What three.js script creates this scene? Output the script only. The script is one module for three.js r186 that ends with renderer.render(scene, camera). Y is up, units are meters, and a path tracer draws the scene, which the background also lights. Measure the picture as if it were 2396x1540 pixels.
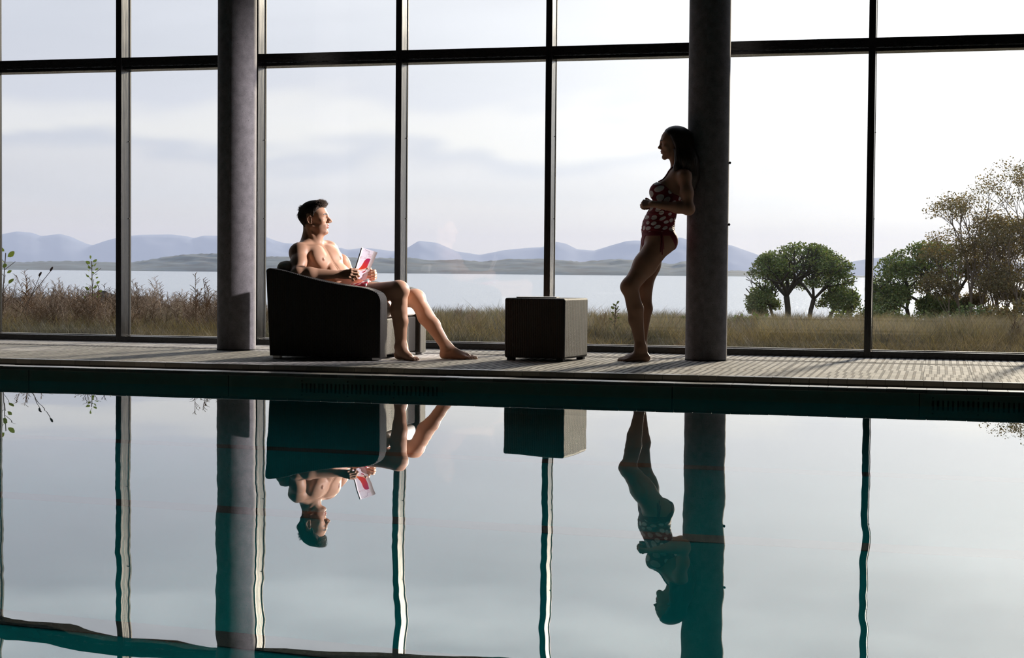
import * as THREE from 'three';
import { RoundedBoxGeometry } from 'three/addons/geometries/RoundedBoxGeometry.js';
import { mergeGeometries } from 'three/addons/utils/BufferGeometryUtils.js';
import { createNoise2D, createNoise3D } from 'simplex-noise';

// ---------------------------------------------------------------- camera, sky, sun, exposure
const scene = new THREE.Scene();
const FOCAL = 3852, FRAME_W = 2396, FRAME_H = 1540;              // the photograph's lens, in pixels of the full frame
const camera = new THREE.PerspectiveCamera(2 * Math.atan(FRAME_H / 2 / FOCAL) * 180 / Math.PI, FRAME_W / FRAME_H, 0.05, 40000);
camera.position.set(0, 0.63, 0);                                  // low on the near side of the pool
camera.rotation.order = 'YXZ';
camera.rotation.set(-Math.atan(133.85 / FOCAL), 14.585 * Math.PI / 180, 0.505 * Math.PI / 180);

const renderer = new THREE.WebGLRenderer({ antialias: true });
renderer.toneMapping = THREE.LinearToneMapping;
renderer.toneMappingExposure = 1.0;
renderer.shadowMap.enabled = true;

const rng = (seed) => () => { seed = (seed + 0x6d2b79f5) | 0; let t = Math.imul(seed ^ (seed >>> 15), 1 | seed); t = (t + Math.imul(t ^ (t >>> 7), 61 | t)) ^ t; return ((t ^ (t >>> 14)) >>> 0) / 4294967296; };
const clamp = THREE.MathUtils.clamp, lerp = THREE.MathUtils.lerp, sstep = THREE.MathUtils.smoothstep;
const V = (x, y, z) => new THREE.Vector3(x, y, z);
const noise2 = createNoise2D(rng(7)), noise3 = createNoise3D(rng(8));
const fbm2 = (x, y, n = 4) => { let s = 0, a = 0.5; for (let i = 0; i < n; i++, a *= 0.5, x *= 2.03, y *= 2.03) s += a * noise2(x + i * 17.1, y - i * 9.7); return s; };

// the sun: low over the water, just past the right edge of the frame
const SUN_AZ = 5.5 * Math.PI / 180, SUN_EL = 11.5 * Math.PI / 180;
const sunDir = V(Math.sin(SUN_AZ) * Math.cos(SUN_EL), Math.sin(SUN_EL), -Math.cos(SUN_AZ) * Math.cos(SUN_EL));
const sun = new THREE.DirectionalLight(new THREE.Color(1.0, 0.88, 0.68), 5.8);
sun.position.copy(sunDir).multiplyScalar(60); sun.target.position.set(-3, 0, -12);
sun.castShadow = true; sun.shadow.radius = 9; sun.shadow.mapSize.set(4096, 4096);
Object.assign(sun.shadow.camera, { left: -20, right: 20, top: 14, bottom: -14, near: 1, far: 140 });
scene.add(sun, sun.target);

// the sky: thin bright overcast with streaks, glowing round the sun
{
  // elevation in degrees, then the cloud's brightness
  const LAYERS = [[0, 0.80, 0.73, 0.70], [1.1, 0.80, 0.73, 0.71], [1.9, 0.72, 0.695, 0.69], [2.7, 0.65, 0.66, 0.69], [3.6, 0.68, 0.69, 0.725], [4.15, 0.55, 0.588, 0.675], [4.6, 0.78, 0.785, 0.785], [5.3, 0.755, 0.765, 0.785], [6.3, 0.60, 0.635, 0.725], [8.0, 0.585, 0.625, 0.715], [9.6, 0.64, 0.68, 0.77], [13, 0.90, 0.96, 1.05], [22, 1.05, 1.08, 1.14], [45, 0.85, 0.92, 1.05], [90, 0.7, 0.8, 0.98]];
  const W = 2048, H = 1024, data = new Float32Array(W * H * 4);
  const d = V(0, 0, 0);
  for (let r = 0; r < H; r++) {
    const up = ((r + 0.5) / H - 0.5) * Math.PI, y = Math.sin(up), cu = Math.cos(up), e = Math.max(0, up * 180 / Math.PI);
    for (let c = 0; c < W; c++) {
      const a = ((c + 0.5) / W - 0.5) * 2 * Math.PI;
      d.set(Math.cos(a) * cu, y, Math.sin(a) * cu);
      const g = Math.acos(clamp(d.dot(sunDir), -1, 1)) * 180 / Math.PI;
      const yy = Math.max(y, 0.012) + 0.055, px = d.x / yy, pz = d.z / yy;
      // layers of thin cloud by height above the horizon, bent and broken by noise
      const az = Math.atan2(d.x, -d.z) * 180 / Math.PI, warp = 0.55 * noise2(d.x * 5 + 2, d.z * 5 + e * 0.25) + 0.22 * noise2(d.x * 16, e * 1.1 + d.z * 9), ee = e + warp * sstep(e, 0.6, 4) * (1 + 0.06 * Math.min(e, 30)) + 0.03 * (az + 32) * sstep(e, 2, 5);
      let k = 0; while (k < LAYERS.length - 2 && LAYERS[k + 1][0] < ee) k++;
      const A = LAYERS[k], Z = LAYERS[k + 1], t = sstep(ee, A[0], Z[0]);
      let R = lerp(A[1], Z[1], t), G = lerp(A[2], Z[2], t), B = lerp(A[3], Z[3], t);
      const veil = fbm2(px * 0.30 + 3, pz * 0.42 + 1, 5) + 0.9 * fbm2(px * 1.3 + 7, pz * 1.9 + 4, 5) * sstep(e, 8.5, 14), v = 1 + (0.06 + 0.46 * sstep(e, 7.5, 12)) * veil;
      R *= v; G *= v; B *= 1 + (v - 1) * 0.85;
      const glow = 0.75 * Math.exp(-g / 8) + 0.235 * Math.exp(-(g * g) / (2 * 19 * 19)) + 0.09 * Math.exp(-(g * g) / (2 * 34 * 34));
      const wide = 0.30 * Math.exp(-(((az - 5.5) / 21) ** 2)) * (1 - sstep(e, 14, 40));
      R += glow + wide; G += glow * 0.98 + wide * 0.965; B += glow * 0.88 + wide * 0.76;
      const o = (r * W + c) * 4;
      data[o] = R; data[o + 1] = G; data[o + 2] = B; data[o + 3] = 1;
    }
  }
  const t = new THREE.DataTexture(data, W, H, THREE.RGBAFormat, THREE.FloatType);
  t.mapping = THREE.EquirectangularReflectionMapping; t.magFilter = THREE.LinearFilter; t.minFilter = THREE.LinearFilter; t.needsUpdate = true;
  scene.background = t; 
}
scene.fog = new THREE.FogExp2(new THREE.Color().setRGB(0.70, 0.78, 1.0), 0.000095);   // sea haze that pales the hills

// ---------------------------------------------------------------- helpers
const used = new Map();
function numbered(name) { const n = used.get(name) || 0; used.set(name, n + 1); return n ? `${name}_${String(n).padStart(3, '0')}` : name; }
function shade(o) { o.castShadow = true; o.receiveShadow = true; return o; }
function group(name, data, pos = [0, 0, 0], turn = 0) { const g = new THREE.Group(); g.name = numbered(name); g.position.set(...pos); g.rotation.y = turn; g.userData = { ...data }; scene.add(g); return g; }
function thing(name, label, category, pos, turn = 0, grp) { const g = group(name, { label, category }, pos, turn); if (grp) g.userData.group = grp; return g; }
function struct(name, pos, turn = 0) { return group(name, { kind: 'structure' }, pos, turn); }
const partCount = new WeakMap();
function part(parent, name, geo, mat, data) {
  const m = shade(new THREE.Mesh(geo, mat)); let k = partCount.get(parent); if (!k) partCount.set(parent, k = {});
  const n = k[name] || 0; k[name] = n + 1; m.name = n ? `${name}_${String(n).padStart(3, '0')}` : name;
  if (data) Object.assign(m.userData, data); parent.add(m); return m;
}
const box = (w, h, d, x = 0, y = 0, z = 0) => new THREE.BoxGeometry(w, h, d).translate(x, y, z);
const rbox = (w, h, d, x = 0, y = 0, z = 0, r = 0.006, s = 2) => new RoundedBoxGeometry(w, h, d, s, r).translate(x, y, z);
const cyl = (r0, r1, h, x = 0, y = 0, z = 0, n = 20) => new THREE.CylinderGeometry(r0, r1, h, n).translate(x, y, z);
const mat = (color, roughness = 0.6, more = {}) => new THREE.MeshStandardMaterial({ color: Array.isArray(color) ? new THREE.Color().setRGB(...color) : new THREE.Color(color), roughness, ...more });
function tubeBetween(pts, r, seg = 6, rad = 6) { return new THREE.TubeGeometry(new THREE.CatmullRomCurve3(pts), seg, r, rad, false); }
function canvasTexture(w, h, draw, srgb = true) { const c = document.createElement('canvas'); c.width = w; c.height = h; draw(c.getContext('2d'), w, h); const t = new THREE.CanvasTexture(c); if (srgb) t.colorSpace = THREE.SRGBColorSpace; t.wrapS = t.wrapT = THREE.RepeatWrapping; t.magFilter = THREE.LinearFilter; return t; }
function grainTexture(n, f, srgb = true) { const a = new Uint8Array(n * n * 4); for (let y = 0; y < n; y++) for (let x = 0; x < n; x++) { const v = f(x / n, y / n); const o = (y * n + x) * 4; for (let i = 0; i < 3; i++) a[o + i] = clamp(Math.round((Array.isArray(v) ? v[i] : v) * 255), 0, 255); a[o + 3] = 255; } const t = new THREE.DataTexture(a, n, n); if (srgb) t.colorSpace = THREE.SRGBColorSpace; t.wrapS = t.wrapT = THREE.RepeatWrapping; t.magFilter = THREE.LinearFilter; t.minFilter = THREE.LinearMipmapLinearFilter; t.needsUpdate = true; return t; }

// ---------------------------------------------------------------- the hall
const FACADE = 12.79, FRAME_DEPTH = 0.183, PITCH = 1.2557, FIRST = -8.0937, FRAME_WIDTH = 0.0513, TRANSOM = 2.3804;
const HALL_L = -12.0, HALL_R = 3.3, HALL_B = 5.0, HALL_H = 4.9, WATER = -0.115;
const M = {
  frame: mat([0.012, 0.012, 0.013], 0.32, { metalness: 0.0 }),
  frameSide: null,
  sill: mat([0.42, 0.41, 0.40], 0.45),
  gasket: mat([0.006, 0.006, 0.006], 0.7),
  dark: mat([0.012, 0.0115, 0.011], 0.9),
  pane: new THREE.MeshPhysicalMaterial({ color: 0xffffff, roughness: 0, transmission: 1, thickness: 0, ior: 1.5 }),
  nosing: mat([0.30, 0.285, 0.26], 0.34), nosing2: mat([0.26, 0.25, 0.225], 0.38), nosing3: mat([0.33, 0.31, 0.28], 0.32),
  grout: mat([0.10, 0.095, 0.09], 0.8),
  channel: mat([0.02, 0.02, 0.02], 0.9),
  poolWall: mat([0.42, 0.35, 0.27], 0.5),
  poolTile: new THREE.MeshPhysicalMaterial({ color: new THREE.Color().setRGB(0.0, 0.235, 0.285), roughness: 0.8, specularIntensity: 0.1 }),
  laneTile: mat([0.002, 0.010, 0.014], 0.5),
  steel: mat([0.55, 0.55, 0.56], 0.3, { metalness: 0.9 }),
};
// powder-coated frames: a little streaky
{
  const t = grainTexture(256, (x, y) => 0.55 + 0.14 * noise2(x * 12, y * 2.2) + 0.12 * noise2(x * 40 + 9, y * 22), false);
  M.frame.roughnessMap = t; M.frame.roughness = 0.42;
}
for (let k = -2; k <= 7; k++) {                                     // ten bays of glazing, each with its mullion, rails and two panes
  const w = struct('window_' + (k + 3), [FIRST + k * PITCH, 0, -FACADE]);
  const inner = PITCH - FRAME_WIDTH, mid = FRAME_WIDTH + inner / 2, F = FRAME_DEPTH;
  part(w, 'mullion', rbox(FRAME_WIDTH, HALL_H, F, FRAME_WIDTH / 2, HALL_H / 2, -F / 2, 0.003, 1), M.frame);
  part(w, 'sill_rail', mergeGeometries([box(inner, 0.049, F, mid, 0.0245, -F / 2)]), M.frame);
  part(w, 'sill_ledge', box(inner, 0.006, 0.06, mid, 0.052, -F + 0.03), M.sill);
  part(w, 'transom', mergeGeometries([box(inner, 0.07, F - 0.004, mid, TRANSOM + 0.008, -F / 2 - 0.002), box(inner, 0.012, F - 0.05, mid, TRANSOM - 0.036, -F / 2 - 0.02), box(inner, 0.014, F - 0.03, mid, TRANSOM - 0.049, -F / 2 - 0.01)]), M.frame);
  part(w, 'head_rail', box(inner, 0.08, F, mid, HALL_H - 0.04, -F / 2), M.frame);
  for (const [y0, y1] of [[0.055, TRANSOM - 0.056], [TRANSOM + 0.043, HALL_H - 0.08]]) {
    part(w, 'pane', new THREE.PlaneGeometry(inner, y1 - y0).translate(mid, (y0 + y1) / 2, -F + 0.025), M.pane);
    part(w, 'gasket', mergeGeometries([box(0.004, y1 - y0, 0.012, FRAME_WIDTH + 0.002, (y0 + y1) / 2, -F + 0.03), box(0.004, y1 - y0, 0.012, PITCH - 0.002, (y0 + y1) / 2, -F + 0.03)]), M.gasket);
  }
  for (const y of [1.06, 1.72]) part(w, 'glazing_clip', cyl(0.004, 0.004, 0.008, 0, 0, 0, 10).rotateZ(Math.PI / 2).translate(FRAME_WIDTH + 0.004, y, -F + 0.05), M.gasket);
}
const facadeL = FIRST - 2 * PITCH, facadeR = FIRST + 8 * PITCH;
{
  const T = 0.3, w1 = struct('wall_front', [0, 0, 0]);
  part(w1, 'pier', box(facadeL - HALL_L, HALL_H, T, (facadeL + HALL_L) / 2, HALL_H / 2, -FACADE - T / 2 + 0.05), M.dark);
  part(w1, 'pier', box(HALL_R - facadeR, HALL_H, T, (facadeR + HALL_R) / 2, HALL_H / 2, -FACADE - T / 2 + 0.05), M.dark);
  const depth = FACADE + HALL_B + T;
  part(struct('wall_left', [0, 0, 0]), 'wall_panel', box(T, HALL_H + 2, depth, HALL_L - T / 2, HALL_H / 2 - 1, -FACADE - T + depth / 2), M.dark);
  part(struct('wall_right', [0, 0, 0]), 'wall_panel', box(T, HALL_H + 2, depth, HALL_R + T / 2, HALL_H / 2 - 1, -FACADE - T + depth / 2), M.dark);
  part(struct('wall_back', [0, 0, 0]), 'wall_panel', box(HALL_R - HALL_L + 2 * T, HALL_H + 2, T, (HALL_R + HALL_L) / 2, HALL_H / 2 - 1, HALL_B + T / 2), M.dark);
  part(struct('ceiling', [0, 0, 0]), 'ceiling_panel', box(HALL_R - HALL_L + 2 * T, T, depth + T, (HALL_R + HALL_L) / 2, HALL_H + T / 2, -FACADE - T + depth / 2), M.dark);
}
// deck by the glass: concrete slab, mosaic strips, bullnose edge, drain channel, pool coping
const DECK = -10.12, COPING_BACK = -9.885, COPING_FRONT = -9.75, POOL_WALL = -9.72;
{
  const deck = struct('floor', [0, 0, 0]), w = HALL_R - HALL_L, mx = (HALL_R + HALL_L) / 2;
  part(deck, 'floor_slab', box(w, 0.5, FACADE + 0.2 + DECK - 0.02, mx, -0.2545, -(FACADE + 0.2 - DECK + 0.02) / 2), M.grout);
  // mosaic: pale strips 33 mm wide and dark ones half that, in rows, sheets of 0.3 m shifted against each other
  const light = [[0.48, 0.465, 0.435], [0.55, 0.53, 0.50], [0.44, 0.425, 0.405], [0.60, 0.575, 0.54]], grey = [[0.12, 0.115, 0.115], [0.10, 0.098, 0.102], [0.155, 0.13, 0.115], [0.085, 0.088, 0.1]];
  const rand = rng(11), rows = 16, z0 = DECK - 0.075, zEnd = -FACADE + 0.01, rowLen = (z0 - zEnd) / rows, x0 = -9.6, x1 = 2.6, U = 0.0165, nUnit = Math.ceil((x1 - x0) / U);
  const inst = new THREE.InstancedMesh(box(1, 1, 1), new THREE.MeshPhysicalMaterial({ color: 0xffffff, roughness: 0.8, specularIntensity: 0.22 }), nUnit * rows);
  const m4 = new THREE.Matrix4(), q = new THREE.Quaternion(), col = new THREE.Color(), phases = []; let n = 0;
  for (let k = 0; k < 60 * rows; k++) phases.push(k >= 60 && rand() < 0.42 ? phases[k - 60] : k % 60 && rand() < 0.4 ? phases[k - 1] : Math.floor(rand() * 3));
  for (let r = 0; r < rows; r++) {
    const zc = z0 - (r + 0.5) * rowLen, joint = Math.abs(zc + 11.98) < rowLen / 2;
    for (let i = 0; i < nUnit; i++) {
      const sheet = Math.floor(i / 18), u = (i + phases[(sheet % 60) + 60 * (r >> 1)]) % 3, dark = u === 2, two = u === 0 && i % 18 !== 17, skip = u === 1 && i % 18 !== 0; if (skip) continue;
      const wdt = (two ? 2 : 1) * U - 0.0014 - (i % 18 === 17 ? 0.001 : 0), xc = x0 + i * U + wdt / 2, hgt = 0.008, j = rand() * 0.0006;
      m4.compose(V(xc, -hgt / 2 - j, zc), q, V(wdt, hgt, joint ? rowLen * 0.5 : rowLen - 0.0015)); inst.setMatrixAt(n, m4);
      const c = joint ? [0.17, 0.165, 0.165] : (dark ? grey : light)[Math.floor(rand() * 4)], v = 0.94 + rand() * 0.1;
      inst.setColorAt(n++, col.setRGB(c[0] * v, c[1] * v, c[2] * v));
    }
  }
  inst.count = n; inst.name = 'mosaic_strips'; inst.userData.kind = 'stuff'; shade(inst); deck.add(inst);
  const pitch = 0.1125, noseShape = new THREE.Shape(); noseShape.moveTo(0, 0); noseShape.lineTo(-0.075, 0); noseShape.lineTo(-0.075, -0.03); noseShape.lineTo(0.004, -0.03); noseShape.lineTo(0.004, -0.006); noseShape.quadraticCurveTo(0.004, 0, 0, 0);
  const nose = new THREE.ExtrudeGeometry(noseShape, { depth: pitch - 0.003, bevelEnabled: false, curveSegments: 4 }).rotateY(-Math.PI / 2);      // profile x -> z
  const tones = [M.nosing, M.nosing2, M.nosing3];
  for (let i = 0; i < 90; i++) { const x = -8.3 + i * pitch; const t = part(deck, 'nosing_tile', nose, tones[Math.floor(rand() * 3)]); t.position.set(x + pitch - 0.003, (rand() - 0.5) * 0.001, DECK); }
  part(deck, 'drain_channel', mergeGeometries([box(w, 0.02, 0.3, mx, -0.28, (DECK + COPING_BACK) / 2), box(w, 0.22, 0.02, mx, -0.15, DECK - 0.02)]), M.channel);
  const cop = struct('trim_1', [0, 0, 0]);
  const cs = new THREE.Shape(); cs.moveTo(0, 0); cs.lineTo(0.135, 0); cs.quadraticCurveTo(0.142, -0.001, 0.142, -0.008); cs.lineTo(0.142, -0.02); cs.lineTo(0, -0.02); cs.closePath();
  const cg = new THREE.ExtrudeGeometry(cs, { depth: pitch - 0.003, bevelEnabled: false, curveSegments: 3 }).rotateY(-Math.PI / 2);
  for (let i = 0; i < 90; i++) { const t = part(cop, 'coping_tile', cg, tones[Math.floor(rand() * 3)]); t.position.set(-8.28 + (i + 1) * pitch - 0.003, -0.027 + (rand() - 0.5) * 0.0012, COPING_BACK); }
  part(cop, 'coping_bed', box(w, 0.016, 0.13, mx, -0.0385, COPING_BACK + 0.067), M.grout);
  // pool: far wall with overflow grilles, floor with lane lines, end walls
  const pool = struct('pool_basin', [0, 0, 0]), PX0 = -11.2, PX1 = 2.9, PZ1 = -1.3, BOT = -1.35;
  const slots = [[-0.083, 27], [-3.946, 33]], gw = 0.0278;                        // left end and number of slots of each grille
  const wallPieces = [], band = (a, b, y0, y1) => wallPieces.push(box(b - a, y1 - y0, 0.2, (a + b) / 2, (y0 + y1) / 2, POOL_WALL - 0.1));
  let cuts = slots.map(([x, n]) => [x, x + n * gw + 0.075]).sort((p, r) => p[0] - r[0]), at = PX0;
  for (const [a, b] of cuts) { band(at, a, -0.18, -0.047); at = b; }
  band(at, PX1, -0.18, -0.047);
  wallPieces.push(box(PX1 - PX0, 0.03, 0.16, (PX0 + PX1) / 2, -0.0615, POOL_WALL - 0.12));
  part(pool, 'upper_wall', mergeGeometries(wallPieces), M.poolWall);
  for (let i = 0; i < 6; i++) part(pool, 'wall_joint', box(0.004, 0.125, 0.004, -1.539 - (i - 1) * 1.43, -0.11, POOL_WALL + 0.0005), M.channel);
  for (const [x, n] of slots) {
    const g = part(pool, 'overflow_grille', mergeGeometries([box(n * gw + 0.075, 0.036, 0.02, x + (n * gw + 0.075) / 2, -0.067, POOL_WALL - 0.006), box(n * gw + 0.075, 0.035, 0.02, x + (n * gw + 0.075) / 2, -0.16, POOL_WALL - 0.006), box(0.03, 0.058, 0.019, x + 0.015, -0.1135, POOL_WALL - 0.007), box(0.03, 0.058, 0.019, x + n * gw + 0.06, -0.1135, POOL_WALL - 0.007), box(n * gw + 0.075, 0.13, 0.01, x + (n * gw + 0.075) / 2, -0.112, POOL_WALL - 0.16)]), M.poolWall);
    for (let i = 0; i <= n; i++) part(g, 'slat', rbox(gw * 0.62, 0.07, 0.018, x + 0.0375 + i * gw, -0.114, POOL_WALL - 0.006, 0.002, 1), M.poolWall);
    for (const k of [0, Math.floor(n / 3), Math.floor(2 * n / 3)]) part(g, 'screw', cyl(0.004, 0.004, 0.004, 0, 0, 0, 8).rotateX(Math.PI / 2).translate(x + 0.05 + k * gw, -0.07, POOL_WALL + 0.005), M.channel);
  }
  part(pool, 'lower_wall', box(PX1 - PX0, 1.2, 0.2, (PX0 + PX1) / 2, -0.18 - 0.6, POOL_WALL - 0.1), M.poolTile);
  part(pool, 'pool_floor', box(PX1 - PX0 + 0.4, 0.2, PZ1 - POOL_WALL + 0.4, (PX0 + PX1) / 2, BOT - 0.1, (PZ1 + POOL_WALL) / 2), M.poolTile);
  part(pool, 'end_wall', box(0.2, 1.32, PZ1 - POOL_WALL + 0.4, PX0 - 0.1, -0.7, (PZ1 + POOL_WALL) / 2), M.poolTile);
  part(pool, 'end_wall', box(0.2, 1.32, PZ1 - POOL_WALL + 0.4, PX1 + 0.1, -0.7, (PZ1 + POOL_WALL) / 2), M.poolTile);
  part(pool, 'near_wall', box(PX1 - PX0, 1.32, 0.2, (PX0 + PX1) / 2, -0.7, PZ1 + 0.1), M.poolTile);
  for (const z of [-2.7, -4.25, -5.95, -7.65]) part(pool, 'lane_line', box(PX1 - PX0 - 1.2, 0.006, 0.13, (PX0 + PX1) / 2, BOT + 0.003, z), M.laneTile);
  // near side: coping, deck and a low band of pale tiles above the water
  const near = struct('floor_near', [0, 0, 0]);
  part(near, 'floor_slab', mergeGeometries([box(w, 0.5, HALL_B - PZ1 + 0.1, mx, -0.25, (HALL_B + PZ1) / 2 + 0.05), box(HALL_L * -1 + PX0 + 0.1, 0.5, PZ1 - DECK + 0.35, (HALL_L + PX0) / 2 - 0.05, -0.25, (PZ1 + DECK) / 2 + 0.1), box(HALL_R - PX1 + 0.1, 0.5, PZ1 - DECK + 0.35, (HALL_R + PX1) / 2 + 0.05, -0.25, (PZ1 + DECK) / 2 + 0.1)]), mat([0.07, 0.068, 0.06], 0.6));
  part(pool, 'near_upper_wall', box(PX1 - PX0, 0.16, 0.03, (PX0 + PX1) / 2, -0.125, PZ1 + 0.005), mat([0.55, 0.54, 0.48], 0.5));
  for (let i = 0; i < 42; i++) part(pool, 'slat', box(0.014, 0.06, 0.006, 1.2 - i * 0.03, -0.1, PZ1 - 0.012), M.channel);
  part(near, 'coping_edge', box(PX1 - PX0, 0.028, 0.14, (PX0 + PX1) / 2, -0.012, PZ1 + 0.045), mat([0.40, 0.38, 0.34], 0.45));
  // the water: a nearly still surface
  const water = new THREE.BufferGeometry(), nx = 300, nz = 200, pos = [], nor = [], idx = [];
  const waves = []; { const wr = rng(5); for (const [len, slope, n] of [[0.9, 0.0012, 4], [0.42, 0.0012, 5], [0.2, 0.0006, 5], [1.9, 0.0008, 2]]) for (let i = 0; i < n; i++) { const a = wr() * Math.PI * 2, k = 2 * Math.PI / (len * (0.75 + wr() * 0.5)); waves.push([Math.cos(a) * k, Math.sin(a) * k, wr() * 6.28, slope * (0.6 + 0.8 * wr()) / k]); } }
  for (let j = 0; j <= nz; j++) for (let i = 0; i <= nx; i++) {
    const t = j / nz, z = PZ1 - (PZ1 - POOL_WALL) * (0.35 * t + 0.65 * t * t), x = PX0 + (PX1 - PX0) * i / nx;
    const calm = 0.6 + 0.5 * sstep(z, -6.5, -3.2), swell = Math.exp(-((x + 1.75) ** 2 / 0.5 + (z + 3.05) ** 2 / 0.12)); let y = 0, gx = 0, gz = 0;
    for (const [kx, kz, p, A] of waves) { const ph = kx * x + kz * z + p, s = Math.sin(ph), c = Math.cos(ph); y += A * s * calm; gx += A * kx * c * calm * 1.3; gz += A * kz * c * calm * 0.22; }
    gz += 0.0034 * swell * Math.sin(4.6 * (x + 1.62)); gx *= 1 - 0.5 * sstep(-z, 6, 9.7);
    const l = Math.hypot(gx, 1, gz); pos.push(x, WATER + y, z); nor.push(-gx / l, 1 / l, -gz / l);
  }
  for (let j = 0; j < nz; j++) for (let i = 0; i < nx; i++) { const a = j * (nx + 1) + i, b = a + 1, c = a + nx + 1, d = c + 1; idx.push(a, b, c, b, d, c); }
  water.setAttribute('position', new THREE.Float32BufferAttribute(pos, 3)); water.setAttribute('normal', new THREE.Float32BufferAttribute(nor, 3)); water.setIndex(idx);
  const wg = struct('pool_water', [0, 0, 0]);
  part(wg, 'water_surface', water, new THREE.MeshPhysicalMaterial({ color: new THREE.Color().setRGB(0.75, 0.97, 1.0), roughness: 0, transmission: 1, thickness: 1.2, ior: 1.33, clearcoat: 0.38, clearcoatRoughness: 0 }));
}
// two round concrete columns
{
  const tex = grainTexture(512, (x, y) => { const n = 0.80 + 0.12 * fbm2(x * 9, y * 9, 5) + 0.05 * noise2(x * 70, y * 70), pit = noise2(x * 46 + 50, y * 46) > 0.86 ? 0.72 : 1; return [n * pit, n * pit * 0.985, n * pit * 0.97]; });
  const bump = grainTexture(512, (x, y) => 0.5 + 0.25 * fbm2(x * 14, y * 14, 5) + 0.15 * noise2(x * 90, y * 90), false);
  for (const t of [tex, bump]) t.repeat.set(1, 5);
  const cm = new THREE.MeshStandardMaterial({ color: new THREE.Color().setRGB(0.27, 0.264, 0.295), map: tex, roughness: 0.78, bumpMap: bump, bumpScale: 0.0005 });
  for (const [x, z, hooks] of [[-5.33, -11.92, 0], [-1.644, -11.92, 1]]) {
    const c = struct('column', [x, 0, z]);
    part(c, 'shaft', new THREE.CylinderGeometry(0.15, 0.15, HALL_H, 96, 1).translate(0, HALL_H / 2, 0), cm);
    part(c, 'base_joint', new THREE.CylinderGeometry(0.151, 0.153, 0.01, 64).translate(0, 0.005, 0), M.channel);
    if (hooks) for (const y of [1.43, 0.985]) part(c, 'hook', mergeGeometries([cyl(0.006, 0.006, 0.02, 0, 0, 0, 10).rotateZ(Math.PI / 2).translate(0.148, y, 0.0), new THREE.SphereGeometry(0.0095, 12, 8).translate(0.1555, y, 0)]), M.gasket);
  }
}
// ---------------------------------------------------------------- outside: meadow, loch, hills
const EDGE = (x) => 27 + 5 * sstep(x, -14, -7) + 1.2 * noise2(x * 0.18, 3);
const groundY = (x, z) => { const D = -z, e = EDGE(x); let y = -0.03 - 0.0165 * (D - 13) + 0.05 * noise2(x * 0.25, z * 0.25); if (D > e) y -= (D - e) * 0.018 + Math.min(1, (D - e) / 20) * 0.35; return y; };
{
  const g = new THREE.PlaneGeometry(150, 112, 150, 150).rotateX(-Math.PI / 2).translate(-20, 0, -FACADE - 0.12 - 56), p = g.attributes.position;
  for (let i = 0; i < p.count; i++) p.setY(i, groundY(p.getX(i), p.getZ(i)));
  g.computeVertexNormals();
  const soil = grainTexture(256, (x, y) => { const n = fbm2(x * 12, y * 12, 5); return [0.30 + 0.14 * n, 0.25 + 0.12 * n, 0.13 + 0.07 * n]; }); soil.repeat.set(30, 24);
  const gr = struct('ground', [0, 0, 0]); part(gr, 'meadow_soil', g, new THREE.MeshStandardMaterial({ map: soil, roughness: 1 }));
  // sea
  const sb = grainTexture(512, (x, y) => 0.5 + 0.22 * noise2(x * 18, y * 9) + 0.16 * noise2(x * 40 + 3, y * 22) + 0.1 * noise2(x * 90, y * 60), false); sb.repeat.set(500, 500);
  const sea = struct('sea', [0, 0, 0]);
  part(sea, 'water_surface', new THREE.PlaneGeometry(9000, 9000).rotateX(-Math.PI / 2).translate(-1500, -3.2, -4560), new THREE.MeshPhysicalMaterial({ color: new THREE.Color().setRGB(0.32, 0.36, 0.40), roughness: 0.14, bumpMap: sb, bumpScale: 0.25, ior: 1.33 }));
}
function ridge(name, prof, z, back, color, seed, rough, base) {
  // a range of hills as terrain: foot on the near shore, crest along the profile, falling away behind
  const rows = 14, cols = 420, xs = [prof[0][0], prof[prof.length - 1][0]], pos = [], idx = [];
  const crest = (x) => { let i = 0; while (i < prof.length - 2 && prof[i + 1][0] < x) i++; const [a, b] = [prof[i], prof[i + 1]], t = (x - a[0]) / (b[0] - a[0]); return lerp(a[1], b[1], clamp(t, 0, 1)); };
  for (let c = 0; c <= cols; c++) for (let r = 0; r <= rows; r++) {
    const x = lerp(xs[0], xs[1], c / cols), t = r / rows, up = t < 0.72 ? Math.pow(t / 0.72, 0.8) : 1 - ((t - 0.72) / 0.28) * 0.6;
    const zc = z + back * (0.72 - t), sc = (zc / z), wob = r === 0 || t > 0.69 && t < 0.74 ? 0 : noise2(x * seed, r * 0.7 + seed) * rough;
    pos.push(x * sc, base + (crest(x) * sc - base) * up * (1 + wob) + (t > 0.69 && t < 0.74 ? noise2(x * seed * 6, 9) * rough * 8 : 0), zc);
  }
  for (let c = 0; c < cols; c++) for (let r = 0; r < rows; r++) { const a = c * (rows + 1) + r, b = a + rows + 1; idx.push(a, b, a + 1, b, b + 1, a + 1); }
  const g = new THREE.BufferGeometry(), uv = []; for (let i = 0; i < pos.length; i += 3) uv.push(pos[i] / 900, pos[i + 2] / 500);
  g.setAttribute('position', new THREE.Float32BufferAttribute(pos, 3)); g.setAttribute('uv', new THREE.Float32BufferAttribute(uv, 2)); g.setIndex(idx); g.computeVertexNormals();
  const cover = grainTexture(256, (x, y) => { const n = fbm2(x * 7 + seed * 99, y * 7, 5), k = 0.80 + 0.5 * n + 0.2 * (noise2(x * 22, y * 22) > 0.25); return [k, k * 1.02, k * 0.96]; });
  part(struct(name, [0, 0, 0]), 'hillside', g, mat(color, 1, { side: THREE.DoubleSide, map: rough > 0.1 ? cover : null }));
}
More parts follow.
